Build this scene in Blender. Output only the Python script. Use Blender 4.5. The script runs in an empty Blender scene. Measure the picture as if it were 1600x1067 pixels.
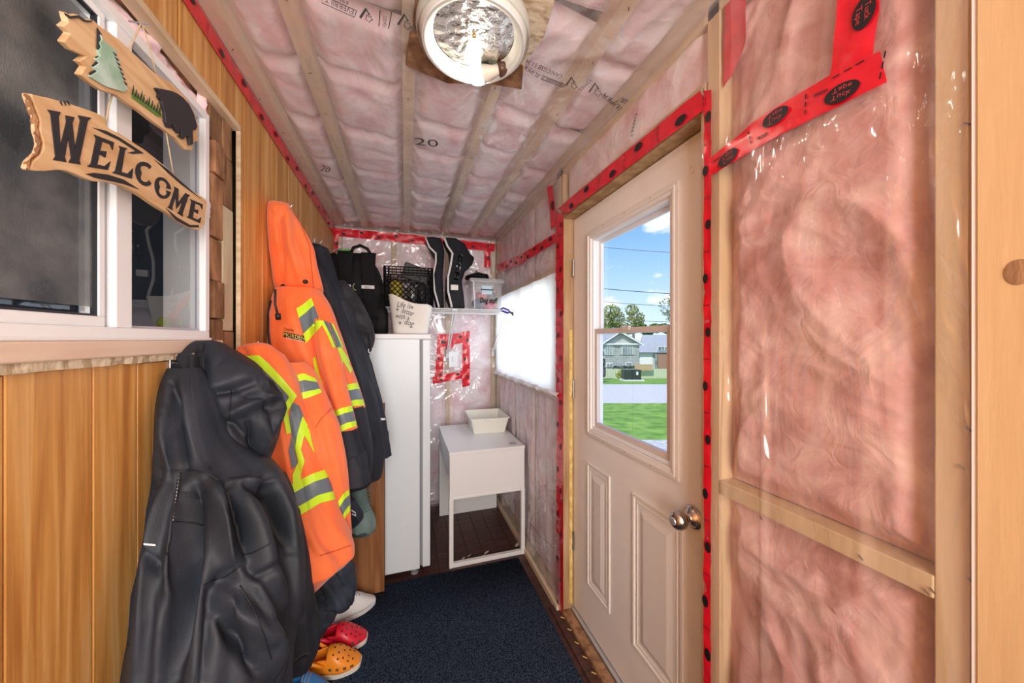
import bpy, bmesh, math, random
import numpy as np
from mathutils import Vector, Matrix, noise
from mathutils.bvhtree import BVHTree
random.seed(7)
SC = bpy.context.scene
COL = SC.collection

# ------------------------------------------------------------ camera, world, lights, exposure
F, HX, HY, CAMZ = 530.0, 800.0, 530.0, 1.43
YAW = math.atan(167 / F)
S_, C_ = math.sin(YAW), math.cos(YAW)
cam_d = bpy.data.cameras.new('camera'); cam = bpy.data.objects.new('camera', cam_d); COL.objects.link(cam)
cam.location = (0, 0, CAMZ); cam.rotation_euler = (math.pi / 2, 0, -YAW)
cam_d.sensor_width = 36; cam_d.lens = F / 1600 * 36; cam_d.shift_y = -3.5 / 1600
cam_d.clip_start = .01; cam_d.clip_end = 2000
SC.camera = cam
SC.view_settings.view_transform = 'Standard'; SC.view_settings.look = 'None'
SC.view_settings.gamma = 1; SC.view_settings.use_curve_mapping = False
SC.view_settings.exposure = 0.68
SC.cycles.max_bounces = 10; SC.cycles.transparent_max_bounces = 24; SC.cycles.diffuse_bounces = 5
SC.cycles.glossy_bounces = 4; SC.cycles.transmission_bounces = 6
SC.cycles.sample_clamp_indirect = 6; SC.cycles.caustics_reflective = False; SC.cycles.caustics_refractive = False

W = bpy.data.worlds.new('sky'); SC.world = W; W.use_nodes = True
def world():
    nt = W.node_tree; n = nt.nodes; l = nt.links; n.clear()
    out = n.new('ShaderNodeOutputWorld'); bg = n.new('ShaderNodeBackground'); tc = n.new('ShaderNodeTexCoord')
    sep = n.new('ShaderNodeSeparateXYZ'); l.new(tc.outputs['Generated'], sep.inputs[0])
    r = n.new('ShaderNodeValToRGB'); l.new(sep.outputs['Z'], r.inputs[0])
    e = r.color_ramp.elements
    e[0].position = 0.0; e[0].color = (.66, .80, .95, 1); e[1].position = .55; e[1].color = (.10, .26, .72, 1)
    m = e.new(.20); m.color = (.30, .52, .86, 1)
    m = e.new(.34); m.color = (.15, .36, .78, 1)
    mp = n.new('ShaderNodeMapping'); mp.inputs['Scale'].default_value = (1, 1, 2.2); mp.inputs['Location'].default_value = (.35, .1, .25)
    l.new(tc.outputs['Generated'], mp.inputs[0])
    nz = n.new('ShaderNodeTexNoise'); nz.inputs['Scale'].default_value = 5.5; nz.inputs['Detail'].default_value = 9; nz.inputs['Roughness'].default_value = .52
    l.new(mp.outputs[0], nz.inputs['Vector'])
    cr = n.new('ShaderNodeValToRGB'); cr.color_ramp.elements[0].position = .54; cr.color_ramp.elements[1].position = .66
    l.new(nz.outputs[0], cr.inputs[0])
    mx = n.new('ShaderNodeMix'); mx.data_type = 'RGBA'
    l.new(cr.outputs[0], mx.inputs['Factor']); l.new(r.outputs[0], mx.inputs['A']); mx.inputs['B'].default_value = (1, 1, 1, 1)
    l.new(mx.outputs['Result'], bg.inputs[0]); bg.inputs[1].default_value = 0.9
    l.new(bg.outputs[0], out.inputs[0])
world()
def light(name, typ, loc, rot, energy, color, **kw):
    d = bpy.data.lights.new(name, typ); d.energy = energy; d.color = color
    for k, v in kw.items(): setattr(d, k, v)
    o = bpy.data.objects.new(name, d); COL.objects.link(o); o.location = loc; o.rotation_euler = rot; return o
# sun behind the porch, shining out over the road
SUN = light('sun', 'SUN', (0, 0, 20), (0, 0, 0), 2.5, (1, .96, .88), angle=.01)
SUN.rotation_euler = Vector((.55, .45, -.8)).to_track_quat('-Z', 'Y').to_euler()
# fill panel added behind the camera to brighten the porch, no real fixture
light('rear_fill_light', 'AREA', (.12, -1.25, 1.5), (math.radians(90), 0, 0), 38, (1, .99, .98), shape='RECTANGLE', size=1.1, size_y=1.5)

# overcast-bright daylight entering through the film-covered window
light('window_daylight', 'AREA', (.925, 2.3, 1.46), (0, math.radians(90), 0), 3.8, (.86, .94, 1), shape='RECTANGLE', size=.6, size_y=1.15)

# ------------------------------------------------------------ helpers
def ray(px, py):
    a = (px - HX) / F; return Vector((S_ + a * C_, C_ - a * S_, (HY - py) / F))
O0 = Vector((0, 0, CAMZ))
def onX(px, py, X): d = ray(px, py); return O0 + d * (X / d.x)
def onY(px, py, Y): d = ray(px, py); return O0 + d * (Y / d.y)
def onZ(px, py, Z): d = ray(px, py); return O0 + d * ((Z - CAMZ) / d.z)
def atD(px, py, D): return O0 + ray(px, py) * D
def proj(v):
    f = v.x * S_ + v.y * C_; return HX + F * (v.x * C_ - v.y * S_) / f, HY - F * (v.z - CAMZ) / f

MATS = {}
def mat(name, color=(.8, .8, .8), rough=.6, metal=0, color2=None, scale=8, stretch=(1, 1, 1), detail=5, ramp=(.35, .65), bump=0, bscale=None, bstretch=None,
        spec=.5, sheen=0, emit=None, estr=0, var=0, trans=0, coat=0, dist=0, color3=None, ior=1.45, alpha=1):
    if name in MATS: return MATS[name]
    m = bpy.data.materials.new(name); m.use_nodes = True; MATS[name] = m
    nt = m.node_tree; n = nt.nodes; l = nt.links; b = n['Principled BSDF']
    b.inputs['Base Color'].default_value = (*color, 1); b.inputs['Roughness'].default_value = rough; b.inputs['Metallic'].default_value = metal
    b.inputs['Specular IOR Level'].default_value = spec; b.inputs['Sheen Weight'].default_value = sheen; b.inputs['Transmission Weight'].default_value = trans
    b.inputs['Coat Weight'].default_value = coat; b.inputs['IOR'].default_value = ior; b.inputs['Alpha'].default_value = alpha
    if emit: b.inputs['Emission Color'].default_value = (*emit, 1); b.inputs['Emission Strength'].default_value = estr
    tc = n.new('ShaderNodeTexCoord'); src = tc.outputs['Object']
    def nz(sc, st, de, ds):
        mp = n.new('ShaderNodeMapping'); mp.inputs['Scale'].default_value = st; l.new(src, mp.inputs[0])
        t = n.new('ShaderNodeTexNoise'); t.inputs['Scale'].default_value = sc; t.inputs['Detail'].default_value = de; t.inputs['Distortion'].default_value = ds
        l.new(mp.outputs[0], t.inputs['Vector']); return t
    if color2:
        t = nz(scale, stretch, detail, dist)
        r = n.new('ShaderNodeValToRGB'); r.color_ramp.elements[0].position = ramp[0]; r.color_ramp.elements[1].position = ramp[1]
        r.color_ramp.elements[0].color = (*color, 1); r.color_ramp.elements[1].color = (*color2, 1)
        if color3: q = r.color_ramp.elements.new((ramp[0] + ramp[1]) / 2); q.color = (*color3, 1)
        l.new(t.outputs[0], r.inputs[0]); res = r.outputs[0]
        if var:
            oi = n.new('ShaderNodeObjectInfo'); mr = n.new('ShaderNodeMapRange'); mr.inputs['To Min'].default_value = 1 - var; mr.inputs['To Max'].default_value = 1 + var
            l.new(oi.outputs['Random'], mr.inputs[0]); hs = n.new('ShaderNodeHueSaturation'); l.new(mr.outputs[0], hs.inputs['Value']); l.new(res, hs.inputs['Color']); res = hs.outputs[0]
        l.new(res, b.inputs['Base Color'])
    if bump:
        t = nz(bscale or scale, bstretch or stretch, 6, dist)
        bp = n.new('ShaderNodeBump'); bp.inputs['Strength'].default_value = min(1, bump); bp.inputs['Distance'].default_value = .004 * max(1, bump)
        l.new(t.outputs[0], bp.inputs['Height']); l.new(bp.outputs[0], b.inputs['Normal'])
    return m
def glass_mat(name, tint=(1, 1, 1), haze=0, hazecol=(.9, .9, .9), rough=.03, refl=1.0, bump=0, bscale=6, bstretch=(1, 1, 1), transl=0):
    m = bpy.data.materials.new(name); m.use_nodes = True; MATS[name] = m
    nt = m.node_tree; n = nt.nodes; l = nt.links; n.clear()
    out = n.new('ShaderNodeOutputMaterial'); tr = n.new('ShaderNodeBsdfTransparent'); tr.inputs[0].default_value = (*tint, 1)
    gl = n.new('ShaderNodeBsdfGlossy'); gl.inputs['Roughness'].default_value = rough
    lw = n.new('ShaderNodeLayerWeight'); pw = n.new('ShaderNodeMath'); pw.operation = 'POWER'; pw.inputs[1].default_value = 4.5; l.new(lw.outputs['Facing'], pw.inputs[0])
    mu = n.new('ShaderNodeMath'); mu.operation = 'MULTIPLY_ADD'; mu.inputs[1].default_value = .9 * min(1, refl); mu.inputs[2].default_value = .045 * refl; mu.use_clamp = True; l.new(pw.outputs[0], mu.inputs[0])
    base = tr.outputs[0]
    if haze:
        df = n.new('ShaderNodeBsdfDiffuse'); df.inputs[0].default_value = (*hazecol, 1); hz = df.outputs[0]
        if transl:
            tl = n.new('ShaderNodeBsdfTranslucent'); tl.inputs[0].default_value = (*hazecol, 1)
            mm = n.new('ShaderNodeMixShader'); mm.inputs[0].default_value = transl; l.new(hz, mm.inputs[1]); l.new(tl.outputs[0], mm.inputs[2]); hz = mm.outputs[0]
        m1 = n.new('ShaderNodeMixShader'); m1.inputs[0].default_value = haze; l.new(base, m1.inputs[1]); l.new(hz, m1.inputs[2]); base = m1.outputs[0]
    mx = n.new('ShaderNodeMixShader'); l.new(mu.outputs[0], mx.inputs[0]); l.new(base, mx.inputs[1]); l.new(gl.outputs[0], mx.inputs[2])
    if bump:
        tc = n.new('ShaderNodeTexCoord'); mp = n.new('ShaderNodeMapping'); mp.inputs['Scale'].default_value = bstretch; l.new(tc.outputs['Object'], mp.inputs[0])
        t = n.new('ShaderNodeTexNoise'); t.inputs['Scale'].default_value = bscale; t.inputs['Detail'].default_value = 3; t.inputs['Distortion'].default_value = 1.5
        l.new(mp.outputs[0], t.inputs['Vector'])
        a = n.new('ShaderNodeMath'); a.operation = 'SUBTRACT'; a.inputs[1].default_value = .5; l.new(t.outputs[0], a.inputs[0])
        b = n.new('ShaderNodeMath'); b.operation = 'ABSOLUTE'; l.new(a.outputs[0], b.inputs[0])
        bp = n.new('ShaderNodeBump'); bp.inputs['Strength'].default_value = min(1, bump); bp.inputs['Distance'].default_value = .03 * max(1, bump); bp.invert = True
        l.new(b.outputs[0], bp.inputs['Height']); l.new(bp.outputs[0], gl.inputs['Normal'])
    l.new(mx.outputs[0], out.inputs[0]); return m

class MB:
    def __init__(s): s.v = []; s.f = []
    def quad(s, a, b, c, d): i = len(s.v); s.v += [Vector(a), Vector(b), Vector(c), Vector(d)]; s.f.append((i, i + 1, i + 2, i + 3)); return s
    def box(s, a, b, M=None):
        x0, y0, z0 = a; x1, y1, z1 = b; i = len(s.v)
        P = [Vector(p) for p in ((x0, y0, z0), (x1, y0, z0), (x1, y1, z0), (x0, y1, z0), (x0, y0, z1), (x1, y0, z1), (x1, y1, z1), (x0, y1, z1))]
        if M: P = [M @ p for p in P]
        s.v += P; s.f += [tuple(i + k for k in q) for q in ((0, 3, 2, 1), (4, 5, 6, 7), (0, 1, 5, 4), (1, 2, 6, 5), (2, 3, 7, 6), (3, 0, 4, 7))]; return s
    def tube(s, pts, r, n=8, cap=True):
        pts = [Vector(p) for p in pts]; rr = r if isinstance(r, (list, tuple)) else [r] * len(pts)
        i0 = len(s.v); up = None
        for k, p in enumerate(pts):
            d = (pts[min(k + 1, len(pts) - 1)] - pts[max(k - 1, 0)]).normalized()
            if up is None: up = Vector((0, 0, 1)) if abs(d.z) < .9 else Vector((1, 0, 0))
            a = d.cross(up).normalized(); b = a.cross(d).normalized(); up = b
            for j in range(n): t = 2 * math.pi * j / n; s.v.append(p + (a * math.cos(t) + b * math.sin(t)) * rr[k])
        for k in range(len(pts) - 1):
            for j in range(n): s.f.append((i0 + k * n + j, i0 + k * n + (j + 1) % n, i0 + (k + 1) * n + (j + 1) % n, i0 + (k + 1) * n + j))
        if cap: s.f.append(tuple(i0 + j for j in range(n))[::-1]); s.f.append(tuple(i0 + (len(pts) - 1) * n + j for j in range(n)))
        return s
    def lathe(s, prof, n=32, M=None, cap=False):
        i0 = len(s.v)
        for r, z in prof:
            for j in range(n):
                t = 2 * math.pi * j / n; p = Vector((r * math.cos(t), r * math.sin(t), z)); s.v.append(M @ p if M else p)
        for k in range(len(prof) - 1):
            for j in range(n): s.f.append((i0 + k * n + j, i0 + k * n + (j + 1) % n, i0 + (k + 1) * n + (j + 1) % n, i0 + (k + 1) * n + j))
        if cap: s.f.append(tuple(i0 + j for j in range(n))[::-1]); s.f.append(tuple(i0 + (len(prof) - 1) * n + j for j in range(n)))
        return s
    def grid(s, fn, nu, nv):
        i0 = len(s.v)
        for a in range(nu + 1):
            for b in range(nv + 1): s.v.append(Vector(fn(a / nu, b / nv)))
        for a in range(nu):
            for b in range(nv): q = i0 + a * (nv + 1) + b; s.f.append((q, q + nv + 1, q + nv + 2, q + 1))
        return s
    def prism(s, poly, ext):
        i = len(s.v); n = len(poly); ext = Vector(ext)
        s.v += [Vector(p) for p in poly] + [Vector(p) + ext for p in poly]
        s.f.append(tuple(range(i, i + n))); s.f.append(tuple(range(i + n, i + 2 * n))[::-1])
        for k in range(n): s.f.append((i + k, i + n + k, i + n + (k + 1) % n, i + (k + 1) % n))
        return s
    def poly(s, pts): i = len(s.v); s.v += [Vector(p) for p in pts]; s.f.append(tuple(range(i, i + len(pts)))); return s
    def ellipsoid(s, c, r, n=16, m=10, M=None):
        c = Vector(c); i0 = len(s.v)
        for k in range(m + 1):
            t = math.pi * k / m
            for j in range(n):
                p = 2 * math.pi * j / n; q = Vector((r[0] * math.sin(t) * math.cos(p), r[1] * math.sin(t) * math.sin(p), r[2] * math.cos(t)))
                s.v.append(c + (M @ q if M else q))
        for k in range(m):
            for j in range(n): s.f.append((i0 + k * n + j, i0 + (k + 1) * n + j, i0 + (k + 1) * n + (j + 1) % n, i0 + k * n + (j + 1) % n))
        return s
    def text(s, txt, O, U, V, width=None, height=None):
        vs, fs, w = text2d(txt); sx = (width / w) if width else (height or 1); sy = height or sx; i = len(s.v)
        s.v += [O + U * (x * sx) + V * (y * sy) for x, y in vs]; s.f += [tuple(i + k for k in f) for f in fs]; return s
    def build(s, name, m, parent=None, smooth=False, bevel=0, fix=True, sub=0, solid=0):
        me = bpy.data.meshes.new(name); me.from_pydata([tuple(v) for v in s.v], [], s.f)
        if fix:
            bm = bmesh.new(); bm.from_mesh(me)
            if smooth: bmesh.ops.remove_doubles(bm, verts=bm.verts, dist=1e-6)
            bmesh.ops.recalc_face_normals(bm, faces=bm.faces); bm.to_mesh(me); bm.free()
        if m: me.materials.append(m)
        if smooth: me.polygons.foreach_set('use_smooth', [True] * len(me.polygons))
        o = bpy.data.objects.new(name, me); COL.objects.link(o)
        if parent: o.parent = parent; o.matrix_parent_inverse = Matrix.Translation(parent.location).inverted() if parent.type == 'EMPTY' else Matrix()
        if solid: d = o.modifiers.new('s', 'SOLIDIFY'); d.thickness = solid; d.offset = 0
        if bevel: b = o.modifiers.new('b', 'BEVEL'); b.width = bevel; b.segments = 2; b.limit_method = 'ANGLE'; b.angle_limit = .6
        if sub: b = o.modifiers.new('u', 'SUBSURF'); b.levels = sub; b.render_levels = sub
        return o
_tc = {}
def text2d(t):
    if t in _tc: return _tc[t]
    c = bpy.data.curves.new('t', 'FONT'); c.body = t; c.size = 1; c.resolution_u = 2
    o = bpy.data.objects.new('t', c); COL.objects.link(o); bpy.context.view_layer.update()
    me = bpy.data.meshes.new_from_object(o.evaluated_get(bpy.context.evaluated_depsgraph_get()))
    vs = [(v.co.x, v.co.y) for v in me.vertices]; fs = [tuple(p.vertices) for p in me.polygons]
    x0 = min(v[0] for v in vs); x1 = max(v[0] for v in vs); vs = [(x - x0, y) for x, y in vs]
    bpy.data.objects.remove(o); bpy.data.curves.remove(c); bpy.data.meshes.remove(me)
    _tc[t] = (vs, fs, x1 - x0); return _tc[t]
def empty(name, loc=(0, 0, 0)):
    o = bpy.data.objects.new(name, None); COL.objects.link(o); o.location = loc; o.empty_display_size = .1; return o
def tag(o, label, cat, group=None):
    o['label'] = label; o['category'] = cat
    if group: o['group'] = group
    return o
def struct(o, label=None):
    o['kind'] = 'structure'
    if label: o['label'] = label
    return o
def stuff(o): o['kind'] = 'stuff'; return o
def fbm(p, o=4, H=1.0):
    return noise.fractal(p, H, 2.0, o)
def sm(x): x = max(0., min(1., x)); return x * x * (3 - 2 * x)

# ------------------------------------------------------------ materials
M_pink = mat('pink_insulation', (.90, .58, .64), .95, color2=(1, .92, .95), color3=(.97, .76, .81), scale=6, detail=8, ramp=(.32, .62), bump=1.0, bscale=22, bstretch=(1, 1, 1), dist=1.2, spec=.1)
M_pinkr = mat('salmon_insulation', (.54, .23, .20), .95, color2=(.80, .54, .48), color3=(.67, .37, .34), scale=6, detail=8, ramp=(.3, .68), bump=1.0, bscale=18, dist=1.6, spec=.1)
M_stud = mat('stud_wood', (.58, .40, .21), .6, color2=(.68, .49, .29), scale=4, stretch=(6, 6, .6), bump=.2, bscale=12, var=.06)
M_studh = mat('joist_wood', (.66, .50, .33), .6, color2=(.78, .64, .46), scale=4, stretch=(6, .6, 6), bump=.2, bscale=12, var=.06)
M_post = mat('post_wood', (.60, .38, .18), .5, color2=(.70, .47, .25), scale=3, stretch=(5, 5, .4), bump=.15, bscale=14, var=.04)
M_plank = mat('wall_panel_wood', (.46, .19, .045), .42, color2=(.78, .48, .20), color3=(.64, .32, .085), scale=6, stretch=(6, 6, .28), detail=9, ramp=(.32, .70), bump=.25, bscale=10, var=.07, dist=.6)
M_groove = mat('groove_dark', (.06, .025, .01), .8)
M_white = mat('white_vinyl', (.86, .88, .90), .35)
M_door = mat('door_paint', (.92, .89, .86), .45, color2=(.85, .81, .77), scale=5, ramp=(.5, .8), bump=.12, bscale=60)
M_red = mat('red_tape', (.78, .012, .03), .22, color2=(.62, .006, .02), scale=20, bump=.5, bscale=14, coat=.3)
M_black = mat('black_ink', (.012, .010, .012), .4)
M_ink = mat('grey_ink', (.06, .055, .06), .6)
M_redink = mat('red_ink', (.55, .05, .06), .5)
M_brown = mat('old_wood', (.16, .075, .03), .8, color2=(.40, .22, .11), scale=9, stretch=(3, 3, 1), bump=.7, bscale=20, var=.25)
M_osb = mat('osb_board', (.42, .32, .2), .8, color2=(.72, .62, .46), scale=24, stretch=(1, 2.5, 1), bump=.6, bscale=30, ramp=(.4, .55))
M_ply = mat('sheathing_wood', (.35, .22, .12), .8, color2=(.5, .34, .2), scale=6)
M_sillw = mat('sill_wood', (.70, .52, .40), .55, color2=(.80, .63, .50), scale=6, stretch=(5, .5, 5), bump=.15)
M_floor = mat('dark_floor_vinyl', (.045, .018, .014), .5, color2=(.10, .04, .032), scale=6, stretch=(.6, 6, 1), bump=.2, var=.1)
M_mat = mat('carpet_mat', (.006, .011, .022), .95, color2=(.055, .08, .125), scale=170, detail=2, ramp=(.38, .62), bump=1.6, bscale=240, spec=.1)
M_metal = mat('bare_metal', (.62, .60, .58), .3, metal=1)
M_hinge = mat('hinge_metal', (.30, .28, .26), .4, metal=.8)
M_jamb = mat('jamb_wood', (.34, .20, .09), .7, color2=(.52, .36, .20), scale=6, stretch=(5, 5, .6), bump=.3)
M_alum = mat('aluminium', (.72, .73, .75), .35, metal=.8, bump=.2, bscale=30)
M_screen = None
M_foam = mat('spray_foam', (.72, .50, .12), .7, color2=(.85, .68, .28), scale=40, bump=1, bscale=45)
M_cream = mat('cream_plastic', (.83, .82, .74), .35)
M_wwire = mat('white_wire', (.86, .86, .85), .35)
M_desk = mat('desk_laminate', (.86, .87, .87), .35)
M_fridge = mat('freezer_enamel', (.76, .84, .88), .3, bump=.08, bscale=90)
M_grey = mat('grey_gasket', (.28, .30, .32), .5)
M_poly = glass_mat('poly_film', haze=.22, hazecol=(.97, .94, .95), rough=.12, refl=1.8, bump=1.6, bscale=3.6, bstretch=(1, 1, 1))
M_polyR = glass_mat('poly_film_wall', haze=.09, hazecol=(.95, .88, .84), rough=.09, refl=1.8, bump=1.3, bscale=4.0, bstretch=(1, 1.3, .45))
M_milky = glass_mat('poly_milky', haze=1, hazecol=(.97, .98, .98), rough=.25, refl=1.0, bump=.7, bscale=4, bstretch=(1, 1, .5), transl=.78)
M_glass = glass_mat('window_glass', rough=.0, refl=1.0)
M_glassd = glass_mat('window_glass_dark', tint=(.75, .77, .78), rough=.01, refl=1.7)
M_lens = glass_mat('frosted_lens', haze=.6, hazecol=(.85, .88, .84), rough=.15, refl=1, transl=.5)
M_bin = glass_mat('clear_plastic', haze=.2, hazecol=(.85, .87, .90), rough=.12, refl=1.2)
# ------------------------------------------------------------ room shell
XL, XR, YB, YF, ZC = -.53, .785, 2.97, -1.4, 2.33
floor = struct(MB().box((XL - .2, YF, -.08), (XR + .12, YB + .1, -.02)).build('floor', M_ply))
k = 0
for i in range(14):
    x0 = -.6 + i * .1
    for (y0, y1) in (((-1.4, .3), (.3, 1.5), (1.5, 3.0)) if i % 2 else ((-1.4, -.3), (-.3, .9), (.9, 2.3), (2.3, 3.0))):
        MB().box((x0 + .0012, y0 + .0012, -.02), (min(x0 + .0988, .76), y1 - .0012, 0)).build('floor_plank', M_floor, floor, bevel=.0015)
# scuffs on the vinyl under the desk
sc = MB()
for px, py, w, h in ((752, 871, 9, 3), (760, 863, 7, 2), (741, 873, 5, 2), (808, 851, 6, 3), (724, 872, 4, 2), (733, 868, 5, 1), (745, 878, 4, 1)):
    p = onZ(px, py, .0012); a = .004 * w; b = .0045 * h
    sc.poly([p + Vector((a * math.cos(t) * .8 + .3 * b * math.sin(3 * t), b * math.sin(t) + .5 * a * math.cos(t), 0)) for t in [j * math.pi / 5 for j in range(10)]])
stuff(sc.build('floor_scuff', mat('scuff', (.75, .68, .62), .7), floor))

# ---- left wall: grooved panelling with the rough window opening
wl = struct(MB().box((XL - .15, YF, -.02), (XL - .135, .36, 2.455)).box((XL - .15, .36, -.02), (XL - .135, 1.37, 1.40)).box((XL - .15, .36, 2.15), (XL - .135, 1.37, 2.455)).box((XL - .15, 1.37, -.02), (XL - .135, YB + .1, 2.455)).build('wall_left', M_ply))
OPY0, OPY1, OPZ0, OPZ1 = .30, 1.368, 1.385, 2.147
ys = [-1.4, -1.1, -.8, -.5, -.2, .016, .2, .35, .5, .66, .80, .905, 1.04, 1.236, 1.40, 1.55, 1.70, 1.86, 2.05, 2.2, 2.456, 2.6, 2.8, 2.975]
MB().box((XL - .012, YF, 0), (XL - .008, YB, OPZ0 - .01)).box((XL - .012, YF, OPZ1 + .01), (XL - .008, YB, ZC)).box((XL - .012, OPY1 + .01, 0), (XL - .008, YB, ZC)).box((XL - .012, YF, 0), (XL - .008, OPY0, ZC)).build('panel_backing', M_groove, wl)
for i in range(len(ys) - 1):
    a, b = ys[i], ys[i + 1]; g = .0045 if i == 11 else .0011
    a += .0011 if i != 12 else .0035; b -= g
    def pl(y0, y1, z0, z1):
        if y1 - y0 > .004: MB().box((XL - .008, y0, z0), (XL, y1, z1)).build('wall_plank', M_plank, wl, bevel=.0016)
    if b <= OPY0 or a >= OPY1: pl(a, b, 0, ZC)
    else:
        if b > OPY1: pl(max(a, OPY1), b, 0, ZC); b = OPY1
        if a < OPY0: pl(a, OPY0, 0, ZC); a = OPY0
        pl(a, b, 0, OPZ0 - .004 + .002 * math.sin(i * 2.1)); pl(a, b, OPZ1, ZC)
# pale torn edge of the panelling under the sill, rough header and jamb
MB().grid(lambda u, v: (XL + .003 - .002 * abs(fbm(Vector((u * 40, v, 2)))), .02 + u * 1.21, OPZ0 - .004 + v * .016 + .0015 * fbm(Vector((u * 30, v * 2, 1)))), 80, 3).build('torn_panel_edge', M_osb, wl, solid=.012)
MB().box((XL - .10, OPY0, OPZ1 - .006), (XL - .012, OPY1, OPZ1 + .03)).build('rough_header', M_brown, wl, bevel=.002)
MB().box((XL - .030, OPY0, OPZ1 - .018), (XL + .001, OPY1, OPZ1 + .001)).build('header_edge_strip', mat('edge_ply', (.50, .36, .22), .7, color2=(.72, .58, .40), scale=12, stretch=(1, .3, 4), bump=.4), wl, bevel=.001)
MB().box((XL - .012, OPY1 - .004, OPZ0), (XL + .001, OPY1 + .002, OPZ1)).build('jamb_edge_strip', mat('edge_ply'), wl, bevel=.001)
z = OPZ0 - .03
hs = [.05, .085, .115, .13, .19, .10, .105, .075]
for i, h in enumerate(hs):
    MB().box((XL - .09, 1.222 + .006 * (i % 2), z + .003), (XL - .014 + .006 * ((i * 7) % 3 - 1), 1.292 - .004 * (i % 3), min(z + h, OPZ1))).build('wood_block', M_brown, wl, bevel=.004); z += h
z = OPZ0 - .02
for i, (h, m) in enumerate(((.09, M_brown), (.40, mat('pale_strip', (.60, .52, .36), .7, color2=(.50, .38, .24), scale=10, stretch=(3, 3, .5), bump=.3)), (.16, M_brown), (.17, M_brown))):
    MB().box((XL - .09, 1.296, z + .002), (XL - .018, 1.366 - .004 * i, min(z + h, OPZ1))).build('wood_block', m, wl, bevel=.003); z += h
stuff(MB().grid(lambda u, v: (XL - .035 + .02 * math.sin(v * math.pi) * (.6 + .8 * fbm(Vector((u * 12, v * 3, 4)))), 1.188 + .038 * v + .006 * fbm(Vector((u * 20, v, 9))), OPZ0 + .05 + u * .75), 90, 8).build('insulation_tuft', M_pink, wl, smooth=True))
stuff(MB().grid(lambda u, v: (XL - .055 + .03 * math.sin(v * math.pi) * (.6 + .8 * fbm(Vector((u * 14, v * 3, 7)))), .3 + u * 1.02, 2.075 + .075 * v - .02 * fbm(Vector((u * 9, v, 3)))), 110, 8).build('insulation_tuft', M_pink, wl, smooth=True))
# tape along the top of the left wall
M_pr = M_black
def tape(name, parent, A, B, fn, n=(0, 0, 1), off=.004, prints=True, wr=.0012, step=.11, text=False, sh=.5, seed=0, ps=.62):
    """A, B: the two long edges as lists of plane points"""
    A = [Vector(a) for a in A]; B = [Vector(b) for b in B]; N = Vector(n)
    L = sum((A[i + 1] - A[i]).length for i in range(len(A) - 1)); m = max(4, int(L / .02))
    def at(P, t):
        ds = [(P[i + 1] - P[i]).length for i in range(len(P) - 1)]; T = sum(ds) * t
        for i, d in enumerate(ds):
            if T <= d or i == len(ds) - 1: return P[i].lerp(P[i + 1], min(1, T / d))
            T -= d
    def f(u, v):
        p = at(A, u).lerp(at(B, u), v)
        return p + N * (off + wr * 2 * fbm(p * 30 + Vector((seed, 0, 0)), 3))
    o = MB().grid(f, m, 5).build(name, M_red, parent, smooth=True)
    if prints:
        mb = MB(); tx = MB(); k = int(L / step)
        for i in range(k):
            u = (i + .5) / k; side = .32 if i % 2 else .68
            c = at(A, u).lerp(at(B, u), side) ; ud = (at(A, min(1, u + .02)) - at(A, max(0, u - .02))).normalized()
            wv = at(B, u) - at(A, u); wd = wv.length; vd = (wv - ud * wv.dot(ud)).normalized()
            c += N * (off + .003)
            ra, rb = (.026 * ps, .016 * ps)
            if rb > wd * .34: ra, rb = ra * wd * .34 / rb, wd * .34
            mb.poly([c + ud * ra * math.cos(t) + vd * rb * math.sin(t) for t in [j * math.pi / 10 for j in range(20)]])
            if text:
                s = 1 if text > 0 else -1
                for w, dy in (('Tuck', .10), ('Tape', -.62)):
                    tx.text(w, c + N * .0008 - ud * s * ra * .55 + vd * s * rb * dy, ud * s, vd * s, width=ra * 1.1, height=rb * .72)
            # small maker marks and bar lines between the ovals
            c2 = at(A, min(1, u + .5 / k)).lerp(at(B, min(1, u + .5 / k)), .5) + N * (off + .003)
            for j, q in enumerate((-.34, -.1, .14)): mb.quad(c2 + vd * wd * q - ud * .0012, c2 + vd * wd * (q + .16) - ud * .0012, c2 + vd * wd * (q + .16) + ud * .0012, c2 + vd * wd * q + ud * .0012)
            if text:
                for q in range(6): mb.box((0, 0, 0), (.0022, .006, .0001), Matrix.Translation(at(A, max(0, u - .35 / k)).lerp(at(B, max(0, u - .35 / k)), 1 - side) + N * (off + .003) + ud * q * .004) @ Matrix((ud, vd, N)).transposed().to_4x4())
        stuff(mb.build('tape_print', M_pr, o))
        if tx.v: stuff(tx.build('tape_lettering', M_redink, o))
    return o
tape('tape_strip', wl, [(XL, YF, 2.287), (XL, .1, 2.285), (XL, 2.96, 2.243)], [(XL, YF, 2.328), (XL, .1, 2.328), (XL, 2.96, 2.318)], None, n=(1, 0, 0), step=.15)

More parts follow.
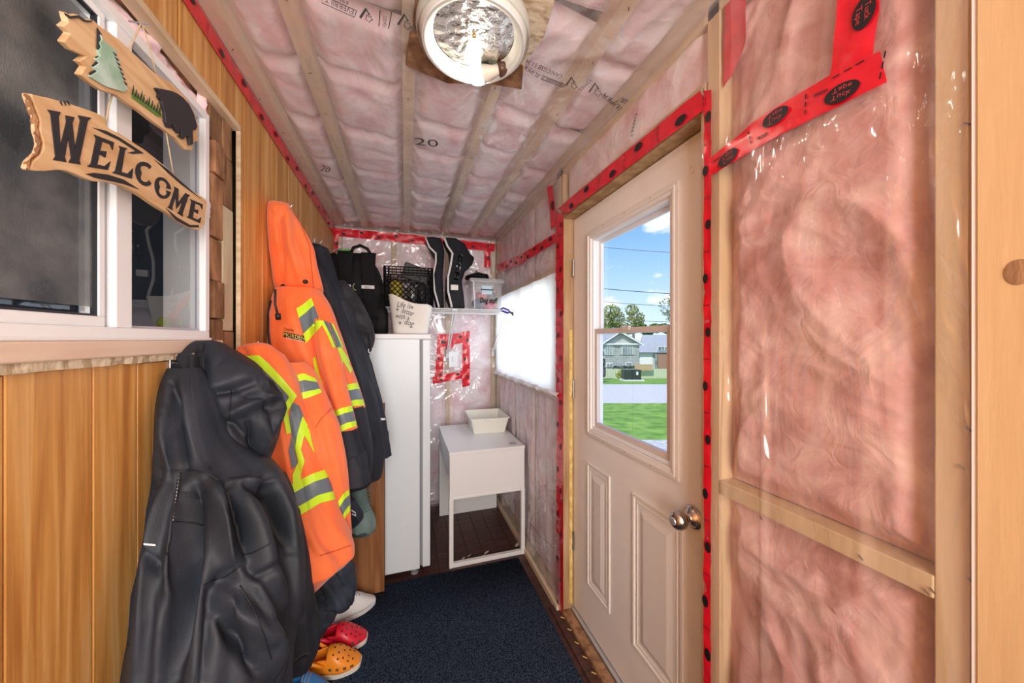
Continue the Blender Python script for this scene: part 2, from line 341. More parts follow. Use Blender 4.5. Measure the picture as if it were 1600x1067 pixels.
# ---- back wall
wb = struct(MB().box((XL - .15, YB + .10, -.02), (XR + .12, YB + .115, 2.455)).build('wall_back', M_ply))
studsB = [-.5, -.09, .354, .762]
for x in studsB: MB().box((x - .019, YB, 0), (x + .019, YB + .09, ZC)).build('stud', M_stud, wb, bevel=.002)
def batt(parent, P, U, V, N, nu, nv, depth=.03, seed=0, m=None, amp=.018, fr=6, edge=.05):
    """a fibreglass batt: a pillowed, billowing sheet"""
    P, U, V, N = Vector(P), Vector(U), Vector(V), Vector(N); lu, lv = U.length, V.length
    def f(u, v):
        p = P + U * u + V * v; e = sm(min(u * lu, (1 - u) * lu, v * lv, (1 - v) * lv) / edge + .05)
        q = p * fr + Vector((seed * 3.1, seed * 1.7, seed))
        w = q + Vector((noise.noise(q * .5), noise.noise(q * .5 + Vector((9, 9, 9))), noise.noise(q * .5 + Vector((4, 7, 1))))) * 1.4
        h = (1 - abs(noise.noise(w)) * 1.6) * amp + amp * .4 * (.5 - abs(noise.noise(w * 2.3))) + amp * .12 * noise.noise(w * 5.5)
        return p + N * (-depth * (1 - e) + (h - amp) * e)
    return MB().grid(f, nu, nv).build('insulation_batt', m or M_pink, parent, smooth=True)
for i in range(3):
    x0, x1 = studsB[i] + .02, studsB[i + 1] - .02
    for j, (z0, z1) in enumerate(((0, 1.12), (1.12, ZC))):
        batt(wb, (x0, YB + .012, z0), (x1 - x0, 0, 0), (0, 0, z1 - z0), (0, -1, 0), 26, 70, seed=i * 3 + j, amp=.016, fr=5)
sheetB = MB().grid(lambda u, v: (XL + u * (XR - XL), YB - .006 - .004 * abs(fbm(Vector((u * 7, v * 2.5, 3)))), v * ZC), 60, 60).build('plastic_sheet', M_poly, wb, smooth=True)
N = (0, -1, 0); yb = YB - .012
def TB(pa, pb): return [onY(x, y, yb) for x, y in pa], [onY(x, y, yb) for x, y in pb]
for pa, pb in (([(523, 356), (640, 366), (774, 381)], [(523, 368), (640, 380), (772, 393)]), ([(522, 366), (520, 395)], [(529, 366), (528, 395)]), ([(757, 388), (757, 418)], [(766, 388), (766, 418)]),
               ([(684, 522), (679, 598)], [(695, 522), (691, 598)]), ([(683, 523), (733, 520)], [(683, 543), (726, 535)]), ([(723, 518), (722, 605)], [(734, 517), (734, 602)]),
               ([(676, 589), (728, 578)], [(676, 600), (728, 590)]), ([(697, 532), (697, 546)], [(710, 532), (708, 544)])):
    a, b = TB(pa, pb); tape('tape_strip', wb, a, b, None, n=N, step=.13, wr=.003, off=.0, seed=pa[0][0])
# light switch in its taped frame
sw = MB().box(onY(701, 574, YB - .03), onY(715, 549, YB - .006)).build('wall_switch', M_white, None, bevel=.003)
tag(sw, 'white light switch plate framed by a square of red tape', 'switch')
c = onY(708, 561, YB - .03); MB().box(c + Vector((-.008, -.006, -.022)), c + Vector((.008, .001, .022))).build('rocker', mat('switch_rocker', (.78, .79, .80), .3), sw, bevel=.002)

# ---- right wall: studs, blocking, batts, film
wr = MB()
for b in (((XR + .095, YF, 0), (XR + .12, .73, 2.455)), ((XR + .095, 1.62, 0), (XR + .12, YB + .11, 1.14)), ((XR + .095, 1.62, 1.78), (XR + .12, YB + .11, 2.455)), ((XR + .095, 1.62, 1.14), (XR + .12, 1.70, 1.78)),
          ((XR + .095, 2.90, 1.14), (XR + .12, YB + .11, 1.78)), ((XR + .095, .73, 2.09), (XR + .12, 1.62, 2.455))): wr.box(*b)
wr = struct(wr.build('wall_right', M_ply))
DY0, DY1, DZ1 = .727, 1.596, 2.085
studsR = [.287, .702, 1.625, 1.665, 2.08, 2.50, 2.93]
for y in studsR:
    if y in (2.08, 2.5):
        MB().box((XR + .034, y - .019, .04), (XR + .09, y + .019, 1.10)).build('stud', M_stud, wr, bevel=.002)
        MB().box((XR + .034, y - .019, 1.82), (XR + .09, y + .019, ZC)).build('stud', M_stud, wr, bevel=.002)
    else: MB().box((XR, y - .019, .04), (XR + .09, y + .019, ZC)).build('stud', M_stud, wr, bevel=.002)
MB().box((XR, 1.69, 1.10), (XR + .09, 2.91, 1.138)).build('window_header_board', M_stud, wr)
MB().box((XR, 1.69, 1.782), (XR + .09, 2.91, 1.82)).build('window_header_board', M_stud, wr)
MB().box((XR, .727, DZ1 + .0), (XR + .09, 1.61, DZ1 + .05)).build('door_header_board', M_stud, wr)
MB().box((XR - .002, .306, 1.026), (XR + .09, .683, 1.062)).build('blocking_board', M_stud, wr, bevel=.002)
MB().box((XR, 1.60, 0), (XR + .09, YB, .04)).build('bottom_plate', M_studh, wr, bevel=.002)
MB().box((XR, .15, 0), (XR + .09, .727, .04)).build('bottom_plate', M_studh, wr, bevel=.002)
MB().box((XR, .15, 2.29), (XR + .09, YB, ZC + .09)).build('top_plate', M_studh, wr)
# staples / nails in the blocking
st = MB()
for px, py in ((1342, 867), (1453, 918), (1187, 806), (1444, 920), (1510, 667), (1498, 725), (1512, 902), (1506, 192)): p = onX(px, py, XR - .004); st.tube([p, p + Vector((-.001, -.006, -.006))], .0012, 5)
stuff(st.build('staple', mat('staple_dark', (.12, .1, .09), .4, metal=.6), wr))
batt(wr, (XR + .010, .308, 1.064), (0, .375, 0), (0, 0, 1.222), (-1, 0, 0), 80, 230, depth=.035, seed=2, m=M_pinkr, amp=.020, fr=4.6, edge=.05)
batt(wr, (XR + .010, .308, .04), (0, .375, 0), (0, 0, .985), (-1, 0, 0), 80, 190, depth=.03, seed=9, m=M_pinkr, amp=.020, fr=4.4, edge=.05)
batt(wr, (XR + .010, .727, DZ1 + .05), (0, .87, 0), (0, 0, .195), (-1, 0, 0), 60, 20, depth=.02, seed=12, m=M_pink, amp=.012, fr=5)
for i, (y0, y1) in enumerate(((1.685, 2.078), (2.078, 2.50), (2.50, 2.91))):
    batt(wr, (XR + .012, y0, .04), (0, y1 - y0, 0), (0, 0, 1.06), (-1, 0, 0), 24, 60, depth=.03, seed=14 + i, amp=.018)
    batt(wr, (XR + .012, y0, 1.82), (0, y1 - y0, 0), (0, 0, .51), (-1, 0, 0), 24, 34, depth=.03, seed=24 + i, amp=.016)
# film over the wall bays
def film(name, Y0, Y1, Z0, Z1, m, nu, nv, amp=.006, sx=8, sz=1.2, seed=0, base=.006, bul=0):
    def f(u, v):
        y = Y0 + u * (Y1 - Y0); z = Z0 + v * (Z1 - Z0)
        h = amp * (1 - 2 * abs(noise.noise(Vector((y * sx, z * sz, seed)))))
        for yc, ww, a_ in ((.655, .011, 1), (.560, .009, .7), (.385, .012, .5)): h += bul * a_ * math.exp(-((y - yc - .012 * noise.noise(Vector((0, z * 2.5, yc * 9)))) / ww) ** 2) * sm((z - .5) * 3) * sm((1.6 - z) * 3) * (.65 + .5 * noise.noise(Vector((yc * 7, z * 3, 1))))
        return (XR - base - max(0, h), y, z)
    return MB().grid(f, nu, nv).build(name, m, wr, smooth=True)
film('plastic_sheet', .268, .727, .0, ZC, M_polyR, 190, 110, amp=.008, sx=14, sz=1.3, seed=3, bul=.020)
film('plastic_sheet', .727, 1.60, DZ1 + .004, ZC, M_polyR, 60, 16, amp=.005, sx=5, sz=5, seed=4)
film('plastic_sheet', 1.60, 2.965, .02, 1.125, M_poly, 90, 70, amp=.014, sx=9, sz=1.2, seed=5)
film('plastic_sheet', 1.60, 2.965, 1.79, ZC, M_poly, 90, 40, amp=.006, sx=5, sz=3, seed=6)
film('plastic_sheet', 1.60, 2.965, 1.125, 1.79, M_milky, 90, 40, amp=.006, sx=4, sz=4, seed=7, base=.010)
# gathered lower edge of the milky film
stuff(MB().grid(lambda u, v: (XR - .014 - .016 * math.sin(v * math.pi) * (1 + .5 * math.sin(u * 40)), 1.62 + u * 1.33, 1.118 + .03 * v + .010 * fbm(Vector((u * 14, 1, v)))), 120, 8).build('gathered_film_edge', mat('white_film', (.9, .9, .9), .3), wr, smooth=True))
MB().box((XR - .0085, .262, 0), (XR - .004, .2665, ZC)).build('film_edge', mat('white_film'), wr)
# bare timber right beside the camera
MB().box((XR - .010, .02, 0), (XR + .08, .2625, ZC)).build('timber_board', M_post, wr, bevel=.002)
MB().box((XR - .012, -.17, 0), (XR + .08, .018, ZC)).build('timber_board', M_post, wr, bevel=.002)
for i in range(6): MB().box((XR - .010, -.37 - i * .2, 0), (XR + .08, -.172 - i * .2, ZC)).build('timber_board', M_post, wr, bevel=.002)
kn = onX(1592, 425, XR - .0108); MB().poly([kn + Vector((0, .012 * math.cos(t), .017 * math.sin(t))) for t in [j * math.pi / 8 for j in range(16)]]).build('knot', M_brown, wr)
Nr = (-1, 0, 0); xr = XR - .014
def TR(pa, pb): return [onX(x, y, xr) for x, y in pa], [onX(x, y, xr) for x, y in pb]
for pa, pb, tx, st_, z_ in (([(872, 326), (1094, 141)], [(886, 334), (1108, 166)], 0, .16, .8), ([(869, 330), (868, 960)], [(881, 336), (880, 955)], 0, .12, .6),
                 ([(1100, 142), (1100, 1067), (1100, 1400)], [(1112, 140), (1111, 1067), (1111, 1400)], 0, .14, .6),
                 ([(1108, 250), (1180, 189), (1205, 173), (1297, 117), (1376, 80)], [(1108, 276), (1186, 229), (1230, 205), (1292, 175), (1386, 128)], 1, .115, 1.05),
                 ([(1311, -60), (1308, 30), (1297, 120)], [(1380, -60), (1374, 20), (1362, 96)], 1, .12, 1.05),
                 ([(775, 414), (815, 397), (868, 364)], [(777, 427), (815, 412), (868, 379)], 0, .12, .7), ([(855, 292), (862, 360)], [(864, 289), (869, 350)], 0, .2, 1)):
    a, b = TR(pa, pb); tape('tape_strip', wr, a, b, None, n=Nr, off=.001, wr=.0016, text=tx, step=st_, seed=pa[0][0], ps=z_)
a, b = [onX(x, y, XR + .002) for x, y in ((1133, -40), (1131, 60), (1130, 138))], [onX(x, y, XR + .002) for x, y in ((1166, -40), (1165, 70), (1142, 120))]
tape('tape_strip', wr, a, b, None, n=Nr, off=0, wr=.0012, prints=False)
# opening trim beside the door: wood jamb, spray foam, head, sill
MB().box((XR - .004, DY1 - .001, .03), (XR + .10, DY1 + .014, DZ1)).build('jamb_board', M_jamb, wr)
MB().box((XR - .004, .73, 2.055), (XR + .10, 1.6, DZ1 + .002)).build('head_board', M_jamb, wr)
MB().box((XR - .004, .728, .03), (XR + .10, .738, DZ1)).build('jamb_board', M_stud, wr)
stuff(MB().grid(lambda u, v: (XR + .030 + .018 * v, DY1 - .002 - .012 * math.sin(v * math.pi) * (.7 + .8 * fbm(Vector((u * 40, v * 2, 5)))), .06 + u * 1.42), 160, 8).build('foam_bead', M_foam, wr, smooth=True))
MB().box((XR - .055, .60, 0), (XR - .01, 1.66, .012)).build('floor_edge_strip', M_floor, wr)
MB().box((XR - .012, .60, 0), (XR + .035, 1.62, .030)).build('sill_board', M_brown, wr, bevel=.003)
MB().box((XR - .03, 1.62, 0), (XR - .004, 2.95, .035)).build('sill_board', M_studh, wr, bevel=.002)
MB().box((XR + .037, .74, 0), (XR + .10, 1.59, .038)).build('metal_threshold', M_alum, wr, bevel=.002)
stp = MB()
for i in range(12): p = Vector((XR - .028, .75 + i * .075, .0145)); stp.tube([p, p + Vector((.012, -.016, .002))], .0022, 5)
stuff(stp.build('staple', M_foam, wr))

# ---- wall behind the camera
struct(MB().box((XL - .15, YF - .02, -.02), (XR + .12, YF, 2.455)).build('wall_front', mat('plaster', (.75, .72, .68), .9)))
# ---- ceiling: deck, joists, batts, film
ce = struct(MB().box((XL - .15, YF - .02, 2.44), (XR + .12, YB + .115, 2.46)).build('ceiling', M_ply))
js = [(-.503, .05), (-.305, .042), (.012, .042), (.312, .04), (.575, .045)]
for x, w in js: MB().box((x - w / 2, YF, ZC), (x + w / 2, YB, 2.44)).build('joist', M_studh, ce, bevel=.002)
xs = [(XL, -.528)] + [(x - w / 2, x + w / 2) for x, w in js] + [(XR, XR)]
rnd = random.Random(5)
for i in range(1, len(xs) - 1):
    x0, x1 = xs[i][1], xs[i + 1][0]
    y = YF
    while y < YB - .02:
        L = rnd.uniform(.24, .40) * (1.3 if y < .9 else 1); y1 = min(y + L, YB)
        if YB - y1 < .12: y1 = YB
        sk = rnd.uniform(-.02, .04)
        batt(ce, (x0, y, ZC + .014), (x1 - x0, sk * (y1 < YB), 0), (0, y1 - y, 0), (0, 0, -1), 18, max(8, int((y1 - y) / .016)), depth=.045, seed=i * 7 + y, amp=.014, fr=6, edge=.045)
        y = y1
def fc(u, v):
    x = XL - .002 + u * (XR - XL); y = YF + v * (YB - YF)
    h = .007 * (1 - 2.2 * abs(noise.noise(Vector((x * 5, y * 2.2, 3))))) 
    r = (math.hypot(x - .30, y - 1.02)); t = math.atan2(y - 1.02, x - .3)
    h += .010 * math.exp(-((r - .25) / .17) ** 2) * (math.sin(t * 13 + 3 * noise.noise(Vector((x * 3, y * 3, 0)))) ** 3)
    cr = max(0, x - (XR - .12)) / .12
    return (x, y, ZC - .006 - max(0, h) - .010 * cr * cr)
MB().grid(fc, 110, 260).build('plastic_sheet', M_poly, ce, smooth=True)
# print on the ceiling film
zt = ZC - .022
def ptext(mb, t, A, B, up, h, z=zt):
    a, b = onZ(*A, z), onZ(*B, z); u = onZ(A[0] + up[0] * h, A[1] + up[1] * h, z); U = (b - a); w = U.length; U.normalize(); V = u - a; V -= U * V.dot(U); hh = V.length; V.normalize()
    mb.text(t, a, U, V, width=w, height=hh * 1.35)
def pline(mb, pts, z=zt, r=.0012):
    mb.tube([onZ(x, y, z) for x, y in pts], r, 4)
pm = MB()
def leaf(cx, cy, s, ang=0):
    c, n_ = math.cos(ang), math.sin(ang)
    T = lambda x, y: (cx + s * (x * c - y * n_), cy + s * (x * n_ + y * c))
    pline(pm, [T(-1, .6), T(0, -.9), T(.55, .1)], r=.0030)
    pline(pm, [T(.1, .1), T(.5, .5), T(.9, .35), T(.85, .8), T(1.2, 1), T(.7, 1.2), T(.6, 1.5), T(.2, 1.1), T(-.1, .9), T(.05, .5), T(.1, .1)], r=.0010)
ptext(pm, 'EVERBILT', (553, 15), (508, -6), (-.1, 1), 9); pline(pm, [(557, 17), (506, -7), (502, 4), (554, 27), (557, 17)])
ptext(pm, '69D1D-', (545, 3), (510, -16), (-.1, 1), 7)
leaf(572, 22, 9); ptext(pm, '230921', (599, 24), (598, 42), (1, 0), 6); pline(pm, [(594, 16), (592, 41)]); pline(pm, [(612, 19), (607, 45)])
leaf(632, 32, 10); ptext(pm, 'SUPER', (656, 38), (640, 44), (.2, 1), 6)
ptext(pm, 'CAN/CGSB 51.34', (880, 118), (824, 92), (-.3, 1), 7); ptext(pm, 'SUPER', (845, 117), (822, 101), (-.4, 1), 7)
ptext(pm, 'EVERBILT', (880, 130), (849, 118), (-.3, 1), 7); pline(pm, [(883, 133), (848, 118), (846, 124), (880, 136), (883, 133)])
leaf(893, 128, 8); ptext(pm, '230921', (903, 140), (920, 124), (.6, .7), 6)
leaf(930, 138, 9); ptext(pm, 'SUPER', (975, 170), (945, 145), (-.6, .9), 7); ptext(pm, 'EVERBILT', (992, 158), (968, 152), (-.2, 1), 8)
ptext(pm, '20', (649, 226), (685, 230), (0, -1), 12)
ptext(pm, '20', (499, 266), (513, 270), (0, -1), 10)
st = MB(); rs = random.Random(3)
for x, w in js:
    y = .1
    while y < 2.9:
        p = Vector((x + rs.uniform(-.008, .008), y, ZC - .012)); a = rs.uniform(0, 3); st.tube([p, p + Vector((.010 * math.cos(a), .010 * math.sin(a), 0))], .0012, 4); y += rs.uniform(.12, .28)
stuff(st.build('staple', mat('staple_dark'), ce))
pmx = stuff(pm.build('film_print', M_ink, ce))
pw = MB()
for (A, B, t) in (((992, 178), (984, 215), 'EVERBILT'), ((845, 838), (826, 812), 'EVERBILT'), ((862, 852), (848, 838), 'SUPER')):
    a, b = onX(*A, xr), onX(*B, xr); U = b - a; w = U.length; U.normalize(); V = U.cross(Vector((1, 0, 0))); pw.text(t, a, U, V, width=w, height=.02)
stuff(pw.build('film_print', M_ink, wr))
# OSB patch for the lamp
po = [onZ(x, y, 2.306) for x, y in ((700, 40), (812, 141), (822, 96), (848, 62), (862, 20), (880, -60), (760, -120), (700, -100))]
MB().prism(po, (0, 0, .012)).build('osb_patch', M_osb, ce)
po = [onZ(x, y, 2.302) for x, y in ((640, 58), (634, 102), (668, 118), (700, 131), (760, 131), (815, 140), (818, 105), (760, 60))]
MB().prism(po, (0, 0, .02)).build('lamp_mounting_board', M_brown, ce, bevel=.002)
po = [onZ(x, y, 2.310) for x, y in ((655, -60), (645, 40), (664, 60), (700, 60), (700, -60))]
MB().prism(po, (0, 0, .012)).build('lamp_mounting_board', M_brown, ce)

# ---- window in the left wall
w1 = empty('window_1', (XL, .85, 1.43)); struct(w1)
XW = XL - .014
WY0, WY1, WZ0, WZ1 = .38, 1.187, 1.432, 2.07
fr = MB()
def frame(mb, y0, y1, z0, z1, w, x0, x1, wb=None, wl_=None):
    wb = wb or w
    mb.box((x0, y0, z0), (x1, y1, z0 + wb)); mb.box((x0, y0, z1 - w), (x1, y1, z1)); mb.box((x0, y0, z0 + wb), (x1, y0 + w, z1 - w)); mb.box((x0, y1 - w, z0 + wb), (x1, y1, z1 - w)); return mb
frame(MB(), WY0, WY1, WZ0, WZ1, .021, XW - .085, XW + .010).build('window_frame', M_white, w1, bevel=.002)
MB().box((XW - .05, .864, WZ0 + .021), (XW + .006, .905, WZ1 - .021)).build('meeting_stile', M_white, w1, bevel=.002)
MB().box((XW - .03, .851, WZ0 + .021), (XW - .008, .864, WZ1 - .021)).build('meeting_stile', mat('grey_track', (.45, .47, .52), .4), w1)
fs = frame(MB(), WY0 + .021, .851, WZ0 + .021, WZ1 - .021, .014, XW - .03, XW - .002, wb=.020).build('sash_frame', M_white, w1, bevel=.002)
frame(MB(), WY0 + .035, .838, WZ0 + .040, WZ1 - .034, .005, XW - .012, XW - .004).build('screen_frame', mat('black_rubber', (.02, .022, .025), .5), fs)
M_screen = mat('bug_screen', (.07, .08, .09), .7, color2=(.26, .28, .29), scale=9, detail=10, ramp=(.35, .7), alpha=.72, bump=.3, bscale=300)
MB().quad((XW - .009, WY0 + .05, WZ0 + .058), (XW - .009, .835, WZ0 + .058), (XW - .009, .835, WZ1 - .052), (XW - .009, WY0 + .05, WZ1 - .052)).build('insect_screen', M_screen, fs)
MB().quad((XW - .022, WY0 + .05, WZ0 + .05), (XW - .022, .84, WZ0 + .05), (XW - .022, .84, WZ1 - .05), (XW - .022, WY0 + .05, WZ1 - .05)).build('pane', M_glassd, fs)
MB().quad((XW - .008, .905, WZ0 + .021), (XW - .008, 1.168, WZ0 + .021), (XW - .008, 1.168, WZ1 - .021), (XW - .008, .905, WZ1 - .021)).build('pane', M_glassd, w1)
frame(MB(), .905, 1.168, WZ0 + .021, WZ1 - .021, .006, XW - .012, XW - .004).build('glazing_bead', mat('grey_track'), w1)
MB().box((XL - .05, .07, 1.396), (XL + .014, 1.222, 1.427)).build('window_sill', M_sillw, w1, bevel=.003)
MB().box((XL - .05, .07, 1.427), (XL - .0, 1.19, 1.434)).build('sill_track', M_white, w1, bevel=.002)
# the dim room behind that window
hr = struct(MB().box((-3.2, -.6, .4), (-3.18, 2.2, 2.6)).box((-3.2, -.6, .4), (-.69, -.58, 2.6)).box((-3.2, 2.2, .4), (-.69, 2.22, 2.6)).box((-3.2, -.6, 2.58), (-.69, 2.2, 2.6)).box((-3.2, -.6, .4), (-.69, 2.2, .42)).build('wall_house_room', mat('dim_room', (.05, .05, .06), .9, color2=(.22, .23, .26), scale=1.6, detail=3)))
cb = MB().box((-.95, .10, 1.47), (-.66, .74, 1.505)).build('window_ledge_board', mat('ledge_white', (.75, .78, .80), .5), None, bevel=.004)
tag(cb, 'pale board lying indoors behind the screened window sash', 'board')
light('house_room_fill', 'POINT', (-2.2, .2, 2.3), (0, 0, 0), 9, (.8, .9, 1), shadow_soft_size=.2)  # added point fill without a fixture, lifts the room behind the pane

# ---- window behind the milky film in the right wall
w2 = struct(empty('window_2', (XR + .09, 2.3, 1.14)))
frame(MB(), 1.70, 2.90, 1.14, 1.78, .04, XR + .06, XR + .115).build('window_frame', M_white, w2)
MB().box((XR + .07, 2.28, 1.18), (XR + .11, 2.32, 1.74)).build('meeting_stile', M_white, w2)
for y0, y1 in ((1.74, 2.28), (2.32, 2.86)): MB().quad((XR + .09, y0, 1.18), (XR + .09, y1, 1.18), (XR + .09, y1, 1.74), (XR + .09, y0, 1.74)).build('pane', M_glass, w2)

# ---- entry door
XD = .84
d1 = struct(empty('door_1', (XD, 1.18, .04)), 'off-white panelled entry door with a single-hung window, edged in red tape')
LY0, LY1, LZ0, LZ1 = .900, 1.418, 1.005, 1.912
ds = MB().box((XD, .745, .042), (XD + .044, LY0, 2.05)).box((XD, LY1, .042), (XD + .044, 1.588, 2.05)).box((XD, LY0, .042), (XD + .044, LY1, LZ0)).box((XD, LY0, LZ1), (XD + .044, LY1, 2.05)).build('door_slab', M_door, d1)
lf = frame(MB(), .873, 1.446, .972, 1.940, .036, XD - .010, XD + .001).build('lite_frame', mat('lite_frame_paint', (.84, .80, .76), .4), d1, bevel=.003)
frame(MB(), .885, 1.434, .984, 1.928, .010, XD - .015, XD - .009).build('lite_frame_bead', mat('lite_frame_paint'), lf, bevel=.002)
frame(MB(), .905, 1.414, 1.008, 1.906, .014, XD + .0, XD + .052).build('track_liner', M_white, d1, bevel=.001)
us = frame(MB(), .918, 1.400, 1.455, 1.894, .018, XD + .030, XD + .046).build('upper_sash', M_white, d1, bevel=.002)
MB().quad((XD + .038, .93, 1.46), (XD + .038, 1.39, 1.46), (XD + .038, 1.39, 1.885), (XD + .038, .93, 1.885)).build('pane', M_glass, us)
M_sash = mat('sash_aged', (.72, .64, .60), .45)
ls = frame(MB(), .918, 1.400, 1.022, 1.478, .022, XD + .006, XD + .024).build('lower_sash', M_sash, d1, bevel=.002)
MB().quad((XD + .015, .935, 1.04), (XD + .015, 1.385, 1.04), (XD + .015, 1.385, 1.462), (XD + .015, .935, 1.462)).build('pane', M_glass, ls)
for y in (1.15, 1.18): MB().box((XD + .0, y - .012, 1.468), (XD + .012, y + .012, 1.484)).build('sash_latch', M_sash, ls, bevel=.001)
sc_ = MB()
for y, z in ((.89, 1.2), (.89, 1.7), (1.0, .982), (1.15, .982), (1.3, .982), (1.43, 1.2), (1.43, 1.45), (1.43, 1.7), (1.0, 1.93), (1.15, 1.93), (1.3, 1.93)): sc_.ellipsoid((XD - .011, y, z), (.002, .003, .003), 8, 4)
stuff(sc_.build('screw_cover', mat('screw_dark', (.3, .26, .24), .4), lf))
# two embossed lower panels
for y0, y1, z0, z1 in ((1.262, 1.452, .25, .84), (.86, 1.11, .25, .84)):
    mb = MB()
    for a, b, w, h in ((0, 0, .012, .006), (.024, 0, .006, .003)): frame(mb, y0 + a, y1 - a, z0 + a, z1 - a, w, XD - h, XD + .001)
    mb.build('panel_moulding', mat('panel_paint', (.82, .78, .74), .4), d1, bevel=.0025)
    i = .045; a = [Vector((XD - .001, y, z)) for y, z in ((y0 + i, z0 + i), (y1 - i, z0 + i), (y1 - i, z1 - i), (y0 + i, z1 - i))]; b = [Vector((XD - .007, y, z)) for y, z in ((y0 + i + .022, z0 + i + .022), (y1 - i - .022, z0 + i + .022), (y1 - i - .022, z1 - i - .022), (y0 + i + .022, z1 - i - .022))]
    mb = MB(); mb.quad(*b)
    for q in range(4): mb.quad(a[q], a[(q + 1) % 4], b[(q + 1) % 4], b[q])
    mb.build('raised_panel', mat('panel_paint'), d1)
# knob
kc = onX(1083, 808, XD - .004)
RX = Matrix.Rotation(-math.pi / 2, 4, 'Y')
kn = MB().lathe([(.0, .003), (.033, .003), (.034, .001), (.032, -.001), (.027, .010), (.016, .018), (.012, .022), (.011, .032), (.016, .036), (.026, .044), (.0285, .055), (.026, .066), (.018, .074), (.012, .0755), (0, .0755)], 40, Matrix.Translation(kc) @ RX)
ko = kn.build('door_knob', mat('brushed_nickel', (.55, .48, .43), .22, metal=1), d1, smooth=True)
MB().lathe([(.011, .074), (.0115, .078), (.009, .0785), (0, .0785)], 24, Matrix.Translation(kc) @ RX).build('key_cylinder', M_alum, ko, smooth=True)
for z in (1.80, 1.17, .38):
    h = MB().tube([(XD - .006, 1.588, z - .045), (XD - .006, 1.588, z + .045)], .006, 10).box((XD - .003, 1.586, z - .045), (XD + .004, 1.600, z + .045)); h.build('door_hinge', M_hinge, d1)
rk = MB()
kp = onX(1081, 265, XD - .002)
rk.tube([kp + Vector((0, .007 * math.cos(t), .012 * math.sin(t))) for t in [j * math.pi / 8 for j in range(15)]], .0015, 6); rk.build('hook_eye', M_door, d1)
# ------------------------------------------------------------ outdoors
R_ = Vector((C_, -S_, 0)); FW = Vector((S_, C_, 0))
def gz(d):
    return -.6 - .075 * (d - 6.7) if d < 40 else -3.1 - .02 * (d - 40)
def og(px, d, dz=0): v = ray(px, HY) * d; return Vector((v.x, v.y, gz(d) + dz))
def od(px, py, d): return atD(px, py, d)
M_grass = mat('lawn_grass', (.10, .24, .02), .9, color2=(.26, .44, .06), scale=3, detail=10, bump=1, bscale=30)
M_road = mat('road_asphalt', (.54, .52, .49), .9, color2=(.64, .62, .58), scale=8)
M_grav = mat('gravel', (.42, .41, .38), .95, color2=(.66, .65, .62), scale=12, bump=1, bscale=40)
def ground(name, d0, d1, m, n=8, dz=0, a=-60, b=75):
    def f(u, v):
        d = d0 + (d1 - d0) * u; x = a + (b - a) * v; p = FW * d + R_ * x * (d / 20 + .3); return (p.x, p.y, gz(d) + dz)
    return struct(MB().grid(f, n, 10).build(name, m))
# the ground plane of each band starts outside the porch wall
def band(name, d0, d1, m, dz=0):
    def f(u, v):
        d = d0 + (d1 - d0) * u; l = -.9 * d * 0 + (.02 * d) + v * (1.6 * d + 6); p = FW * d + R_ * l; return (p.x, p.y, gz(d) + dz)
    return struct(MB().grid(f, 10, 10).build(name, m))
band('ground_gravel', 2.6, 6.9, M_grav); band('ground_lawn', 6.9, 13.5, M_grass); band('ground_road', 13.5, 26.5, M_road); band('ground_verge', 26.5, 41, M_grass); band('ground_far', 41, 300, M_grass)
def facade(mb, D, pts, depth): # polygon in the facade plane, extruded away from the camera
    mb.prism([od(x, y, D) for x, y in pts], FW * depth)
M_sid = mat('house_siding', (.38, .41, .38), .8, color2=(.46, .49, .45), scale=2)
M_roof = mat('roof_shingle', (.30, .32, .34), .9, color2=(.40, .42, .44), scale=6)
M_trimw = mat('house_trim', (.85, .86, .85), .6)
M_pane = mat('house_pane', (.12, .15, .16), .15, color2=(.30, .36, .36), scale=1)
h = empty('house', og(970, 40)); tag(h, 'grey-green gabled house with two white windows across the road', 'house')
mb = MB(); facade(mb, 40, [(943, 582), (943, 537), (971, 521), (999, 537), (999, 582)], 9); mb.build('wall', M_sid, h)
mb = MB()
for k in range(13): y = 540 + k * 3.1; mb.box((0, 0, 0), (4.25, .02, .03), Matrix.Translation(od(943, y, 39.97)) @ Matrix((R_, FW, Vector((0, 0, 1)))).transposed().to_4x4())
stuff(mb.build('siding_lap', M_sid, h))
for a, b, c in (((936, 540), (970, 518), 1), ((970, 518), (1007, 539), -1)):
    mb = MB(); mb.prism([od(a[0], a[1], 39.6), od(b[0], b[1], 39.6), od(b[0], b[1] - 1.6, 39.6), od(a[0], a[1] - 1.6, 39.6)], FW * 9.5); mb.build('roof', M_roof, h)
    mb = MB(); mb.prism([od(a[0], a[1] + 1.6, 39.5), od(b[0], b[1] + 1.6, 39.5), od(b[0], b[1] - .4, 39.5), od(a[0], a[1] - .4, 39.5)], FW * .12); mb.build('fascia_board', M_trimw, h)
mb = MB(); facade(mb, 39.7, [(940, 538.5), (1002, 538.5), (1002, 536.5), (940, 536.5)], .4); mb.build('eave_trim', M_trimw, h)
def window(parent, x0, y0, x1, y1, D, cols, shut=True):
    mb = MB(); facade(mb, D - .12, [(x0, y0), (x1, y0), (x1, y1), (x0, y1)], .15); w = mb.build('window', M_trimw, parent)
    c = (x1 - x0 - .8) / cols
    for k in range(cols):
        mb = MB(); facade(mb, D - .16, [(x0 + .8 + c * k, y0 + .8), (x0 + c * (k + 1), y0 + .8), (x0 + c * (k + 1), y1 - .8), (x0 + .8 + c * k, y1 - .8)], .05); mb.build('pane', M_pane, w)
    if shut:
        for a in (x0 - 3.4, x1 + .4): mb = MB(); facade(mb, D - .08, [(a, y0), (a + 3, y0), (a + 3, y1), (a, y1)], .08); mb.build('shutter', mat('shutter_green', (.42, .47, .44), .7), parent)
